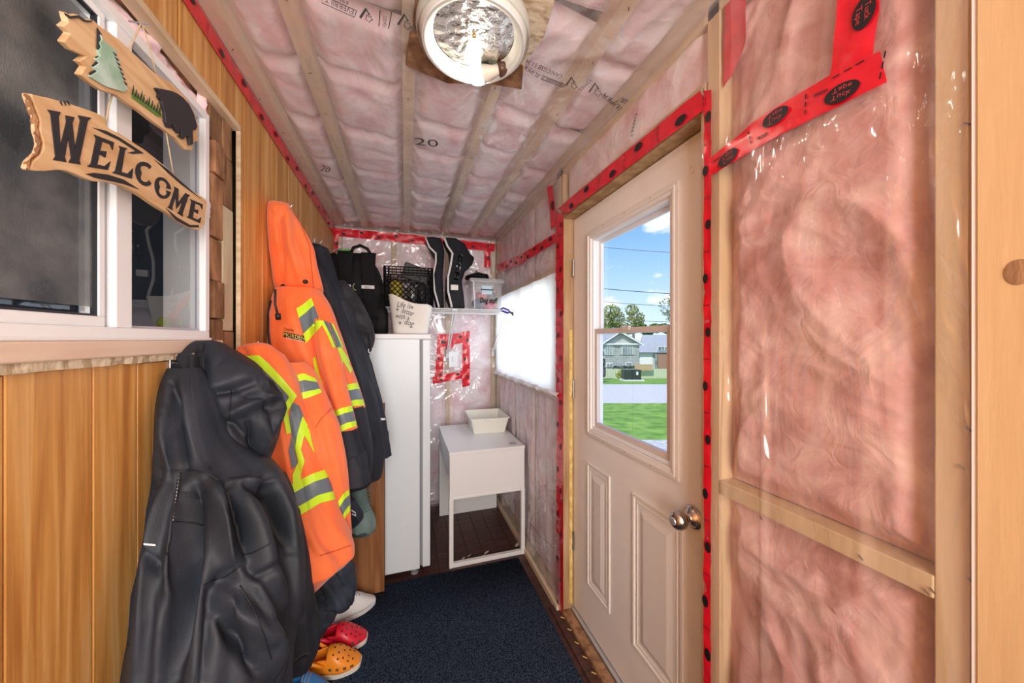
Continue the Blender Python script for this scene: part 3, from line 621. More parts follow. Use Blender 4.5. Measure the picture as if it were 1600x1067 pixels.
window(h, 945.5, 540, 956.5, 555, 40, 3); window(h, 972.5, 539, 989, 554, 40, 4)
window(h, 948, 567, 957, 573.5, 40, 2, False); window(h, 978, 566, 988, 573, 40, 2, False)
h2 = empty('house', og(1022, 46)); tag(h2, 'grey-roofed house with white garage door right of the gabled house', 'house')
mb = MB(); facade(mb, 46, [(998, 582), (998, 549), (1060, 549), (1060, 582)], 9); mb.build('wall', mat('pale_siding', (.62, .62, .60), .8), h2)
mb = MB(); mb.prism([od(994, 550.5, 45.4), od(1066, 550.5, 45.4), od(1062, 523, 50), od(1006, 523, 50)], FW * .4); mb.build('roof', M_roof, h2)
mb = MB(); facade(mb, 45.9, [(1000, 578), (1000, 552), (1020, 552), (1020, 578)], .1); mb.build('garage_door', M_trimw, h2)
mb = MB(); facade(mb, 45.6, [(1028, 580), (1028, 552), (1060, 552), (1060, 580)], .6); mb.build('brick_front', mat('brick_far', (.36, .20, .14), .9), h2)
window(h2, 1028, 541, 1044, 548, 45.6, 3, False)
mb = MB(); facade(mb, 45.4, [(1024, 579), (1024, 553), (1027, 553), (1027, 579)], .2); mb.build('dark_post', M_pane, h2)
def fence(D, x0, x1, y0, y1, m, label, step):
    f = empty('fence', og((x0 + x1) / 2, D)); tag(f, label, 'fence')
    n = int((x1 - x0) / step)
    for k in range(n):
        a = x0 + (x1 - x0) * k / n; b = a + (x1 - x0) / n * .9; mb = MB(); facade(mb, D, [(a, y1), (b, y1), (b, y0 + .3 * (k % 2)), (a, y0 + .3 * (k % 2))], .04); mb.build('fence_board', m, f)
    mb = MB(); facade(mb, D + .05, [(x0, y0 + 2.5), (x1, y0 + 2.5), (x1, y0 + 1.5), (x0, y0 + 1.5)], .08); mb.build('fence_rail', m, f)
fence(38, 930, 1062, 576, 592, mat('fence_pale', (.55, .60, .42), .85), 'long pale green board fence behind the utility box', 4)
fence(37.5, 992, 1020, 569, 579, mat('fence_tan', (.52, .36, .20), .85), 'short tan wooden fence in front of the garage', 3.2)
ub = empty('utility_box', og(987, 32)); tag(ub, 'dark green utility box on a pale concrete pad by the road', 'utility box')
MT = Matrix.Translation(od(987, 594, 32)) @ Matrix((R_, FW, Vector((0, 0, 1)))).transposed().to_4x4()
MB().box((-.82, -.5, .1), (.72, .6, 1.0), MT).build('cabinet', mat('box_green', (.015, .03, .022), .4), ub, bevel=.03)
MB().box((.25, -.53, .55), (.42, -.49, .85), MT).build('warning_plate', M_trimw, ub)
MB().box((-.92, -.7, -.3), (.95, .7, .1), MT).build('pad', mat('concrete_pad', (.75, .74, .72), .8), ub)
def foliage(name, label, D, blobs, m, n, leafsz, trunk=None, cat='tree', group=None, seed=1):
    r = random.Random(seed); t = empty(name, og(blobs[0][0], D)); tag(t, label, cat, group)
    mb = MB(); px = D / F
    for i in range(n):
        x, y, rx, ry = blobs[i % len(blobs)]
        a = r.uniform(0, 6.283); q = r.random() ** .45; dz = r.uniform(-1, 1) * rx * px * math.sqrt(max(0, 1 - q * q))
        c = od(x + rx * q * math.cos(a), y + ry * q * math.sin(a), D) + FW * (dz + rx * px * .3)
        s = leafsz * r.uniform(.6, 1.3); n1 = Vector((r.gauss(0, 1), r.gauss(0, 1), r.gauss(0, 1))).normalized(); u = n1.orthogonal().normalized() * s; v = n1.cross(u).normalized() * s * .7
        mb.quad(c - u, c - v, c + u, c + v)
    stuff(mb.build('foliage', m, t, fix=False))
    if trunk:
        mb = MB()
        for pts, rad in trunk: mb.tube([od(x, y, D + .5) for x, y in pts], [rad * (1 - .7 * i / (len(pts) - 1)) for i in range(len(pts))], 6)
        mb.build('trunk', mat('bark', (.20, .15, .11), .9), t)
    return t
M_lf1 = mat('leaf_olive', (.20, .26, .06), .8, color2=(.36, .40, .14), scale=3)
M_lf2 = mat('leaf_green', (.07, .16, .03), .8, color2=(.16, .28, .06), scale=2)
M_con = mat('spruce_needles', (.02, .06, .035), .8, color2=(.07, .13, .07), scale=2)
foliage('leafy_tree', 'tall olive tree left of centre behind the gabled house', 62, [(957, 487, 14, 12), (950, 500, 12, 10), (965, 497, 12, 12), (940, 502, 8, 8)], M_lf1, 1500, .22, [([(957, 576), (957, 530), (956, 500), (953, 480)], .3), ([(956, 505), (966, 488)], .15)], group='trees behind the houses', seed=2)
foliage('leafy_tree', 'thin half-bare tree rising above the gabled roof', 60, [(988, 484, 10, 9), (994, 494, 14, 9), (984, 503, 12, 7), (999, 500, 8, 6)], M_lf1, 800, .20, [([(990, 576), (990, 530), (989, 500), (985, 476)], .3), ([(989, 505), (1000, 487)], .15), ([(989, 500), (979, 487)], .12)], group='trees behind the houses', seed=3)
foliage('leafy_tree', 'sparse tree at the right edge of the door window', 58, [(1043, 478, 12, 14), (1050, 492, 10, 10), (1056, 470, 12, 14)], mat('leaf_pale', (.30, .34, .16), .8), 420, .17, [([(1056, 585), (1056, 530), (1052, 500), (1046, 468)], .22), ([(1052, 500), (1036, 478)], .1), ([(1050, 490), (1034, 492)], .08)], group='trees behind the houses', seed=4)
foliage('hedge_trees', 'low green tree line behind the roofs', 70, [(935 + 13 * k, 514 + 3 * math.sin(k * 2.3), 11, 7) for k in range(10)], M_lf2, 3600, .3, cat='trees', seed=5)
foliage('spruce', 'dark spruce at the left side of the gabled house', 34, [(936, 540, 5, 8), (936, 552, 7, 8), (936, 565, 9, 9), (936, 578, 11, 8), (936, 528, 3, 8)], M_con, 2200, .16, seed=6)
foliage('shrub', 'yellow-green shrub beside the utility box', 33.5, [(972, 583, 5, 6), (968, 586, 5, 5)], mat('leaf_yellow', (.50, .52, .06), .8), 600, .07, cat='shrub', seed=7)
foliage('shrub', 'row of dark low shrubs under the gabled house', 38.8, [(963 + 7 * k, 576, 5, 4) for k in range(5)], M_con, 700, .10, cat='shrub', seed=8)
cr = empty('car', og(925, 31)); tag(cr, 'dark parked car behind the spruce', 'car')
MT = Matrix.Translation(od(930, 593, 30)) @ Matrix((R_, FW, Vector((0, 0, 1)))).transposed().to_4x4()
MB().box((-2, -.8, .3), (.75, .8, .95), MT).box((-1.7, -.7, .95), (.1, .7, 1.4), MT).build('body', mat('car_dark', (.05, .055, .065), .25), cr, bevel=.12)
for x in (-1.3, .2): MB().lathe([(0, -.1), (.3, -.1), (.3, .1), (0, .1)], 16, MT @ Matrix.Translation((x, -.78, .3)) @ Matrix.Rotation(math.pi / 2, 4, 'X')).build('wheel', M_black, cr)
# overhead wires
for x, lab in ((865, 'utility pole left of the door window view carrying the wires'), (1120, 'utility pole right of the door window view carrying the wires')):
    q = od(x, HY, 30); o = MB().tube([(q.x, q.y, gz(30) - .3), (q.x, q.y, 11.2)], [.16, .12], 12).build('utility_pole', mat('pole_wood', (.25, .18, .12), .9), None); tag(o, lab, 'pole')
for i, (a, b, D, lab) in enumerate((((925, 383), (1060, 394), 30, 'thin overhead wire highest in the door window'), ((925, 448), (1060, 458), 30, 'thick overhead wire crossing the middle of the sky'), ((925, 469), (1060, 477), 30, 'thin overhead wire just below the thick one'), ((925, 498), (1060, 500), 30, 'lowest overhead wire in front of the tree tops'))):
    p, q = od(a[0] - 60, a[1] - 5 * 1, D), od(b[0] + 60, b[1] + 4, D)
    o = MB().tube([p.lerp(q, t / 12) - Vector((0, 0, .15 * math.sin(math.pi * t / 12))) for t in range(13)], .036 if i == 1 else .022, 5).build('overhead_wire', mat('wire_grey', (.13, .14, .16), .6)); tag(o, lab, 'wire')
# ------------------------------------------------------------ ceiling lamp
lp = empty('ceiling_lamp', (.184, .937, 2.30)); tag(lp, 'round flush ceiling lamp without its shade, one bulb lit', 'lamp')
LM = Matrix.Translation((.184, .937, 0))
M_enam = mat('lamp_enamel', (.66, .68, .64), .3)
MB().lathe([(.05, 2.300), (.150, 2.300), (.153, 2.296), (.153, 2.290), (.149, 2.284), (.146, 2.262), (.141, 2.252), (.139, 2.249), (.134, 2.249), (.131, 2.252), (.128, 2.256), (.124, 2.257), (.121, 2.262), (.118, 2.275), (.112, 2.279)], 72, LM).build('lamp_pan', M_enam, lp, smooth=True)
MB().lathe([(.1405, 2.2535), (.1425, 2.251), (.1405, 2.2485), (.138, 2.251), (.1405, 2.2535)], 72, LM).build('pan_rim', M_white, lp, smooth=True)
MB().grid(lambda u, v: LM @ Vector((.113 * u * math.cos(v * 2 * math.pi), .113 * u * math.sin(v * 2 * math.pi), 2.281 + .0022 * fbm(Vector((u * 6 * math.cos(v * 6.283), u * 6 * math.sin(v * 6.283), 1)), 4) * (u > .1))), 18, 72).build('foil_reflector', mat('foil', (.85, .82, .76), .18, metal=1, bump=1.5, bscale=40), lp, smooth=True)
MB().ellipsoid((.184, .937, 2.277), (.006, .006, .005), 12, 6).build('centre_screw', mat('brass', (.6, .45, .2), .3, metal=1), lp, smooth=True)
b0 = Vector((.290, 1.010, 2.268)); b1 = Vector((.196, 1.042, 2.244))
ax = (b1 - b0).normalized(); Mb = Matrix.Translation(b0) @ ax.to_track_quat('Z', 'Y').to_matrix().to_4x4()
lb = MB().lathe([(.0125, .012), (.014, .02), (.017, .035), (.022, .052), (.0255, .064), (.026, .068)], 28, Mb, cap=False).build('bulb_base', mat('bulb_body', (.80, .74, .62), .4), lp, smooth=True)
MB().lathe([(.026, .068), (.027, .078), (.0255, .09), (.021, .100), (.013, .107), (0, .110)], 28, Mb).build('bulb_globe', mat('bulb_glow', (1, .95, .85), .4, emit=(1, .90, .74), estr=65), lb, smooth=True)
MB().lathe([(0, -.012), (.019, -.012), (.020, .006), (.020, .014), (.013, .016)], 24, Mb).build('bulb_socket', mat('socket_brown', (.10, .045, .025), .35), lp, smooth=True)
MB().lathe([(.1535, 2.262), (.157, 2.272), (.158, 2.286), (.155, 2.299)], 72, LM).build('lens_ring', M_lens, lp, smooth=True)

# ------------------------------------------------------------ carpet mat
cm = MB().grid(lambda u, v: (-.51 + u * (.715 + .51 - .014 * v), -1.0 + v * 3.09, .010 + .0015 * math.sin(u * 120 * math.pi)), 240, 8).build('carpet_mat', M_mat, None, smooth=True, solid=.006)
tag(cm, 'navy ribbed carpet mat covering the floor up to the desk', 'mat')
# ------------------------------------------------------------ freezer
FX0, FX1, FY0, FY1, FZ = -.515, .085, 2.135, 2.74, 1.462
fz = empty('freezer', (-.2, 2.4, 0)); tag(fz, 'white upright freezer side-on beside the desk, bags on top', 'freezer')
MB().box((FX0, FY0, .035), (FX1, FY1, FZ - .03)).build('cabinet', M_fridge, fz, bevel=.004)
MB().box((FX0, FY0 - .006, FZ - .032), (FX1 + .065, FY1 + .004, FZ)).build('top_cover', M_white, fz, bevel=.006)
MB().box((FX1 + .002, FY0 + .008, .05), (FX1 + .014, FY1 - .01, FZ - .034)).build('gasket', M_grey, fz)
MB().box((FX1 + .015, FY0, .04), (FX1 + .062, FY1, FZ - .034)).build('door', M_fridge, fz, bevel=.006)
for x, y in ((FX1 - .03, FY0 + .03), (FX1 - .03, FY1 - .04), (FX0 + .05, FY0 + .03), (FX0 + .05, FY1 - .04)): MB().lathe([(0, 0), (.022, 0), (.022, .012), (.010, .014), (.010, .036), (0, .036)], 16, Matrix.Translation((x, y, 0))).build('foot', M_grey, fz)
p = onY(637, 822, FY0 - .001); MB().ellipsoid(p, (.008, .002, .008), 12, 6).build('dent', M_fridge, fz, smooth=True)
# brown board leaning in front of the freezer
pb = empty('wooden_panel', (-.3, 2.05, 0)); tag(pb, 'tall brown laminate panel standing in front of the freezer side', 'panel')
MB().box((-.51, 2.035, .012), (-.112, 2.053, 1.07)).build('face', mat('brown_laminate', (.22, .085, .028), .4, color2=(.36, .17, .07), scale=5, stretch=(7, 7, .4), detail=8, dist=.5), pb, bevel=.001)
MB().box((-.112, 2.035, .012), (-.109, 2.053, 1.07)).build('edge_band', mat('dark_edge', (.07, .025, .01), .5), pb)
# ------------------------------------------------------------ desk
dk = empty('desk', (.51, 2.45, 0)); tag(dk, 'small white desk standing end-on in the far right corner', 'desk')
DX0, DX1, DY0_, DY1_, DZ = .262, .762, 2.13, 2.82, .722
MB().box((DX0, DY0_, DZ - .020), (DX1, DY1_, DZ)).build('desktop', M_desk, dk, bevel=.002)
MB().box((DX0 + .003, DY0_ + .004, .437), (DX1 - .003, DY0_ + .02, DZ - .021)).build('end_panel', M_desk, dk, bevel=.001)
MB().box((DX0 + .003, DY0_ + .02, .555), (DX0 + .018, DY1_ - .03, DZ - .021)).build('apron', M_desk, dk, bevel=.001)
MB().box((DX1 - .018, DY0_ + .02, .555), (DX1 - .003, DY1_ - .03, DZ - .021)).build('apron', M_desk, dk, bevel=.001)
MB().box((DX0 + .003, DY1_ - .03, .0), (DX1 - .02, DY1_ - .012, DZ - .021)).build('back_panel', M_desk, dk, bevel=.001)
for x0 in (DX0, DX1 - .026): MB().box((x0, DY0_, 0), (x0 + .026, DY0_ + .03, .437)).build('leg', M_desk, dk, bevel=.002)
MB().box((DX0 + .026, DY0_ + .002, .0), (DX1 - .026, DY0_ + .028, .026)).build('foot_rail', M_desk, dk, bevel=.002)
MB().box((DX0 + .026, DY0_ + .002, .425), (DX1 - .026, DY0_ + .028, .440)).build('leg_rail', M_desk, dk, bevel=.002)
g = onZ(801, 693, DZ + .0005); gm = MB().lathe([(.026, .0), (.026, .003), (.020, .003), (.019, .001), (0, .001)], 28, Matrix.Translation(g)); gm.build('cable_grommet', mat('grommet', (.45, .46, .48), .4), dk, smooth=True)
# tub
tb = empty('plastic_tub', (.61, 2.62, DZ)); tag(tb, 'cream plastic tub on the desk corner', 'tub')
def rrect(cx, cy, hx, hy, r, z, n=5):
    o = []
    for sx, sy, a0 in ((1, 1, 0), (-1, 1, 90), (-1, -1, 180), (1, -1, 270)):
        for k in range(n + 1): t = math.radians(a0 + 90 * k / n); o.append(Vector((cx + sx * (hx - r) + r * math.cos(t), cy + sy * (hy - r) + r * math.sin(t), z)))
    return o
def loft(mb, rings, cap0=True, cap1=False):
    i0 = len(mb.v); n = len(rings[0])
    for r in rings: mb.v += [Vector(p) for p in r]
    for k in range(len(rings) - 1):
        for j in range(n): mb.f.append((i0 + k * n + j, i0 + k * n + (j + 1) % n, i0 + (k + 1) * n + (j + 1) % n, i0 + (k + 1) * n + j))
    if cap0: mb.f.append(tuple(i0 + j for j in range(n))[::-1])
    if cap1: mb.f.append(tuple(i0 + (len(rings) - 1) * n + j for j in range(n)))
    return mb
tcx, tcy = .612, 2.625
MT = Matrix.Translation((tcx, tcy, 0)) @ Matrix.Rotation(math.radians(-2), 4, 'Z')
rg = [rrect(0, 0, a, b, .014, DZ + z) for a, b, z in ((.118, .142, .001), (.120, .145, .004), (.143, .168, .112), (.152, .177, .114), (.152, .177, .120), (.141, .166, .120), (.139, .164, .112), (.117, .141, .008))]
loft(MB(), [[MT @ p for p in r] for r in rg], True, True).build('body', M_cream, tb)
for s in (1,): MB().box((-.04, -.1745, DZ + .100), (.04, -.160, DZ + .114), MT).build('rim_lip', M_cream, tb, bevel=.003)
# ------------------------------------------------------------ wire shelf
sh = empty('wire_shelf', (.3, 2.75, 1.66)); tag(sh, 'white wire shelf on the back wall above the desk', 'shelf')
SX0, SX1, SY0, SY1, SZ = -.15, .768, 2.49, 2.95, 1.655
mb = MB()
k = 0
x = SX0
while x <= SX1: mb.tube([(x, SY1, SZ), (x, SY0, SZ), (x, SY0, SZ - .035)], .0016, 5); x += .0125
stuff(mb.build('shelf_wires', M_wwire, sh))
for y, z in ((SY0, SZ - .003), (SY0, SZ - .035), (SY0 + .15, SZ - .004), (SY1 - .15, SZ - .004), (SY1, SZ - .004)): MB().tube([(SX0, y, z), (SX1, y, z)], .0032, 8).build('shelf_rod', M_wwire, sh)
for x, zb in ((.349, 1.29), (.752, 1.30)):
    b = MB()
    for dx in (-.012, .012): b.tube([(x + dx, SY0 + .01, SZ - .006), (x + dx * .5, YB - .02, zb + .02), (x + dx * .4, YB - .016, zb)], .0042 if x > .5 else .0055, 6)
    b.box((x - .012, YB - .018, zb - .02), (x + .012, YB - .014, zb + .05)); b.box((x - .018, SY0 + .002, SZ - .012), (x + .018, SY0 + .03, SZ - .004))
    o = b.build('bracket', M_wwire, sh); MB().ellipsoid((x, YB - .02, zb - .008), (.003, .002, .003), 8, 5).build('screw', M_grey, o)
# ------------------------------------------------------------ crate
ct = empty('milk_crate', (.03, 2.66, SZ)); tag(ct, 'black lattice milk crate on the shelf behind the canvas basin', 'crate')
M_crate = mat('crate_black', (.008, .008, .009), .5, spec=.25)
CX0, CX1, CY0, CY1, CZ0, CZ1 = -.14, .19, 2.50, 2.82, SZ + .004, SZ + .283
def lattice(o, u, w, name):
    o, u = Vector(o), Vector(u); up = Vector((0, 0, CZ1 - CZ0)); n = u.cross(up).normalized(); mb = MB()
    def bar(a, b, r=.0032): mb.tube([o + u * a[0] + up * a[1], o + u * b[0] + up * b[1]], r, 4)
    for a in (.0, .03, 1, .97, .10, .90): bar((a, 0), (a, 1), .004)
    for v in (0, .03, .80, .86, .93, 1): bar((.0, v), (1, v), .004)
    for k in range(13): a = k / 12; bar((a, .80), (a, 1), .0022)
    # hand hole and diagonal lattice
    q = MB()
    for k in range(-6, 10):
        for s in (1, -1):
            x0, x1 = k * .11, k * .11 + s * .62 * .8; pts = []
            for t in range(21):
                v = .03 + .62 * t / 20; a = x0 + (x1 - x0) * t / 20
                if .03 <= a <= .97: pts.append(o + u * a + up * v)
            if len(pts) > 2: mb.tube([pts[0], pts[-1]], .0034, 4)
    mb.tube([o + u * (.5 + .24 * math.cos(t)) + up * (.72 + .10 * math.sin(t)) for t in [j * math.pi / 10 for j in range(21)]], .005, 5)
    return mb.build(name, M_crate, ct)
lattice((CX0, CY0, CZ0), (CX1 - CX0, 0, 0), 0, 'front_side'); lattice((CX0, CY1, CZ0), (CX1 - CX0, 0, 0), 0, 'back_side')
lattice((CX0, CY0, CZ0), (0, CY1 - CY0, 0), 0, 'left_side'); lattice((CX1, CY0, CZ0), (0, CY1 - CY0, 0), 0, 'right_side')
MB().box((CX0, CY0, CZ0), (CX1, CY1, CZ0 + .008)).build('bottom', M_crate, ct)
for i, (x, y, r, h, m, nm, lab) in enumerate(((-.06, 2.60, .045, .20, mat('bottle_yellow', (.62, .50, .05), .35), 'spray_can', 'yellow canister standing in the black crate'), (.05, 2.62, .035, .17, mat('tin_silver', (.4, .4, .4), .3, metal=.8), 'tin_can', 'silvery can lying among things in the black crate'), (.12, 2.66, .04, .19, mat('tube_black', (.03, .03, .035), .4), 'dark_canister', 'dark canister at the right inside the black crate'))):
    o = empty(nm, (x, y, CZ0 + .008)); tag(o, lab, 'can')
    T = Matrix.Translation((x, y, CZ0 + .009)); MB().lathe([(0, 0), (r, 0), (r, h * .82), (r * .6, h * .9), (r * .55, h * .92)], 24, T).build('body', m, o, smooth=True)
    MB().lathe([(r * .55, h * .9), (r * .55, h), (0, h)], 20, T).build('cap', M_black, o, smooth=True)
dbx = MB().box((-.10, -.02, 0), (.10, .02, .12), Matrix.Translation((.06, 2.72, CZ1 - .06)) @ Matrix.Rotation(math.radians(18), 4, 'Y')); o = dbx.build('dark_case', mat('case_grey', (.08, .08, .075), .5), None, bevel=.01); tag(o, 'dark grey case poking tilted out of the crate top', 'case')
# ------------------------------------------------------------ canvas basin
bk = empty('canvas_basket', (.03, 2.29, FZ)); tag(bk, 'white canvas storage basket lettered about a dog, on the freezer', 'basket')
def bring(z, i, zz=0):
    t = z; a = .105 + .030 * t - i; b = .085 + .02 * t - i; P = []
    for k in range(48):
        q = 2 * math.pi * k / 48; c, s = math.cos(q), math.sin(q)
        x = math.copysign(abs(c) ** .55, c) * a; y = math.copysign(abs(s) ** .55, s) * b
        h = .215 + .035 * (-x / .13) - .02 * (1 - abs(x / .13)) * (y < 0)
        P.append(Vector((.034 + x, 2.295 + y, FZ + .002 + max(0, t) * h + .003 * math.sin(q * 5) * t)))
    return P
R = [bring(t, 0) for t in (0, .04, .2, .4, .6, .8, .93, 1)] + [bring(t, .006) for t in (1, .93, .8, .4, .05)]
M_canv = mat('canvas_white', (.80, .76, .68), .85, color2=(.86, .84, .80), scale=5, bump=.3, bscale=150)
bo = loft(MB(), R, True, True).build('bag', M_canv, bk, smooth=True)
def onbody(px, py): return onY(px, py, 2.295 - .1075)
tx = MB()
def btext(t, A, B, h):
    a, b = onbody(*A), onbody(*B); U = b - a; w = U.length; U.normalize(); V = U.cross(Vector((0, -1, 0))) * -1
    V = Vector((-U.z, 0, U.x)); U2 = U; tx.text(t, a, U2, V + U2 * .15, width=w, height=h * 2.15 / 530 * 1.5)
btext('Life is', (620, 479), (641, 482), 8); btext('better', (627, 488), (645, 494), 8); btext('with a', (617, 496), (639, 500), 7); btext('dog', (631, 506), (645, 510), 8)
for px, py in ((644, 481), (621, 484), (625, 505)):
    c = onbody(px, py); e = Vector((1, 0, 0)); f_ = Vector((0, 0, 1))
    def disc(o, r): tx.poly([c + e * (o[0] + r * math.cos(t)) + f_ * (o[1] + r * math.sin(t)) for t in [j * math.pi / 5 for j in range(10)]])
    disc((0, 0), .005)
    for k in range(4): disc((-.0075 + .005 * k, .006 + .003 * (k in (1, 2))), .0022)
stuff(tx.build('basket_lettering', M_black, bk))
# ------------------------------------------------------------ backpack
bp = empty('backpack', (-.28, 2.36, FZ)); tag(bp, 'black backpack standing on the freezer with its straps forward', 'backpack')
M_bp = mat('backpack_nylon', (.007, .007, .008), .7, color2=(.015, .015, .017), scale=20, bump=.6, bscale=60, spec=.2)
def bag(cx, cy, hx, hy, z0, h, mname, name, parent, topn=.5, m=None, n=40, k=22, seed=0, lean=0):
    R = []
    for i in range(k + 1):
        t = i / k; w = (1 - max(0, (t - (1 - topn)) / topn) ** 2.6 * .75) * (1 - .12 * max(0, 1 - t / .12)); r = []
        for j in range(n):
            q = 2 * math.pi * j / n; c, s = math.cos(q), math.sin(q)
            x = math.copysign(abs(c) ** .6, c) * hx * w; y = math.copysign(abs(s) ** .6, s) * hy * (w * .5 + .5 * math.sqrt(max(0.02, 1 - t ** 4)))
            d = 1 + .05 * noise.noise(Vector((c * 2, s * 2, t * 5 + seed)))
            r.append(Vector((cx + x * d + lean * t, cy + y * d, z0 + h * t)))
        R.append(r)
    return loft(MB(), R, True, True).build(name, m or M_bp, parent, smooth=True)
bag(-.285, 2.40, .150, .12, FZ + .002, .52, None, 'main_pocket', bp, seed=1)
bag(-.15, 2.36, .045, .07, FZ + .002, .20, None, 'side_pocket', bp, seed=2)
bag(-.42, 2.33, .05, .06, FZ + .30, .20, None, 'side_pocket', bp, seed=3)
for x in (-.345, -.215):
    mb = MB()
    def f(u, v):
        z = FZ + .50 - u * .40; y = 2.272 - .030 * math.sin(min(1, u * 1.15) * math.pi) ** .7
        return (x + (v - .5) * (.085 - .03 * u) , y - .004 * math.cos((v - .5) * 3), z)
    o = MB().grid(f, 24, 8).build('shoulder_strap', mat('strap_mesh', (.010, .010, .012), .85, spec=.2, bump=.8, bscale=120), bp, smooth=True, solid=.014)
    MB().grid(lambda u, v: (x - .036 + .072 * u, 2.272 - .030 - .016, FZ + .275 + .020 * v), 6, 2).build('reflective_band', mat('reflect_grey', (.62, .61, .58), .4), o, solid=.002)
    if x > -.3:
        t = MB().text('BELT', Vector((x - .018, 2.272 - .030 - .0185, FZ + .28)), Vector((1, 0, 0)), Vector((0, 0, 1)), width=.036, height=.013); t.build('band_lettering', M_black, o)
    MB().tube([(x, 2.262, FZ + .11), (x + .03 * (1 if x > -.3 else -1), 2.258, FZ + .02)], .007, 6).build('webbing_strap', M_bp, o)
MB().tube([(-.335, 2.36, FZ + .505), (-.31, 2.34, FZ + .545), (-.27, 2.33, FZ + .56), (-.23, 2.34, FZ + .545), (-.205, 2.36, FZ + .505)], .010, 8).build('top_handle', M_bp, bp, smooth=True)
MB().tube([(-.28 + .02 * math.cos(t), 2.235, FZ + .285 + .022 * math.sin(t)) for t in [j * math.pi / 6 for j in range(4, 10)]], .003, 6).build('chest_clip', mat('clip_tan', (.35, .30, .22), .5), bp)
gs = empty('green_strap_bag', (-.40, 2.50, FZ)); tag(gs, 'bright green strap sticking up behind the backpack', 'strap')
MB().tube([(-.44, 2.42, FZ + .44), (-.44, 2.42, FZ + .50), (-.40, 2.40, FZ + .535), (-.34, 2.41, FZ + .545)], .007, 6).build('strap', mat('neon_green', (.10, .55, .05), .5), gs, smooth=True)
MB().tube([(-.43, 2.33, FZ + .50), (-.41, 2.33, FZ + .525), (-.38, 2.335, FZ + .53), (-.36, 2.35, FZ + .50)], .0035, 6).build('cord', M_grey, gs, smooth=True)
# ------------------------------------------------------------ goalie pads
M_pad = mat('pad_black', (.006, .007, .010), .6, color2=(.014, .015, .02), scale=9, bump=.5, bscale=30, spec=.2)
def pad(name, pts, Y, th, label, parts, bev=.012):
    e = empty(name, onY(pts[0][0], 480, Y)); tag(e, label, 'leg pad', 'pair of black leg pads on the shelf')
    MB().prism([onY(x, y, Y) for x, y in pts], (0, th, 0)).build('shell', M_pad, e, bevel=bev)
    for nm, ps, m, r in parts: MB().tube([onY(x, y, Y - .002) for x, y in ps], r, 8).build(nm, m, e, smooth=True)
    return e
M_pipe = mat('piping_white', (.78, .76, .74), .5)
pad('leg_pad', [(665, 370), (675, 369), (689, 371), (695, 392), (692, 430), (694, 482), (685, 482), (679, 458), (679, 425), (682, 402), (675, 388)], 2.56, .16, 'black bent leg pad at left with a white edged front', [('white_edge', [(665, 372), (671, 386), (681, 396), (681, 410), (677, 428), (679, 455), (686, 480)], M_pipe, .007)])
e = pad('leg_pad', [(694, 370), (712, 371), (727, 380), (735, 396), (742, 402), (738, 414), (728, 421), (722, 440), (725, 460), (727, 482), (707, 482), (699, 462), (700, 432), (706, 405), (704, 390)], 2.53, .17, 'black bent leg pad at right, lettered down its side', [('white_edge', [(694, 371), (699, 384), (707, 396), (704, 415), (700, 432), (700, 455), (706, 480)], M_pipe, .008)])
t = MB(); a, b = onY(717, 397, 2.515), onY(709, 436, 2.515); U = (b - a); w = U.length; U.normalize(); V = Vector((0, -1, 0)).cross(U) * 1
for q in range(4): t.text('CCM', a + Vector((.0016 * (q % 2), 0, .0022 * (q // 2))), U, V if V.x > 0 else -V, width=w, height=.045); t.build('pad_lettering', mat('pad_letter', (.85, .85, .85), .5), e)
MB().box(onY(704, 453, 2.528), onY(716, 445, 2.512)).build('size_tag', M_pipe, e, bevel=.001)
# ------------------------------------------------------------ clear bin
cbn = empty('storage_bin', (.6, 2.65, SZ)); tag(cbn, 'clear plastic bin of dog things with handwriting on the shelf end', 'bin')
BX, BY, BW, BD, BH = .603, 2.66, .125, .12, .215
rg = [rrect(BX, BY, a, b, .02, SZ + .003 + z) for a, b, z in ((BW - .012, BD - .008, 0), (BW, BD, BH), (BW + .004, BD + .004, BH))]
loft(MB(), rg, True, False).build('tub', M_bin, cbn, smooth=False)
rg = [rrect(BX, BY, a, b, .022, SZ + BH + z) for a, b, z in ((BW + .012, BD + .012, -.004), (BW + .014, BD + .014, .008), (BW + .010, BD + .010, .024), (BW - .01, BD - .01, .026), (BW - .014, BD - .014, .020))]
loft(MB(), rg, False, True).build('lid', glass_mat('lid_plastic', haze=.5, hazecol=(.6, .62, .62), rough=.2), cbn)
MB().box((BX - .045, BY - BD - .002, SZ + .12), (BX + .035, BY - BD + .006, SZ + .185)).build('paper_label', mat('paper_label', (.55, .75, .88), .5), cbn)
t = MB(); q = Vector((BX - .062, BY - BD - .010, SZ + .052))
for dx, dz in ((0, 0), (.0016, 0), (0, .0016), (.0016, .0016)): t.text('Dog stuff', q + Vector((dx, 0, dz)), Vector((1, 0, 0)), Vector((.12, 0, 1)), width=.135, height=.058)
stuff(t.build('handwriting', M_black, cbn))
MB().box((BX - .052, BY - BD - .004, SZ + .150), (BX + .045, BY - BD + .004, SZ + .158)).build('label_border', M_black, cbn)
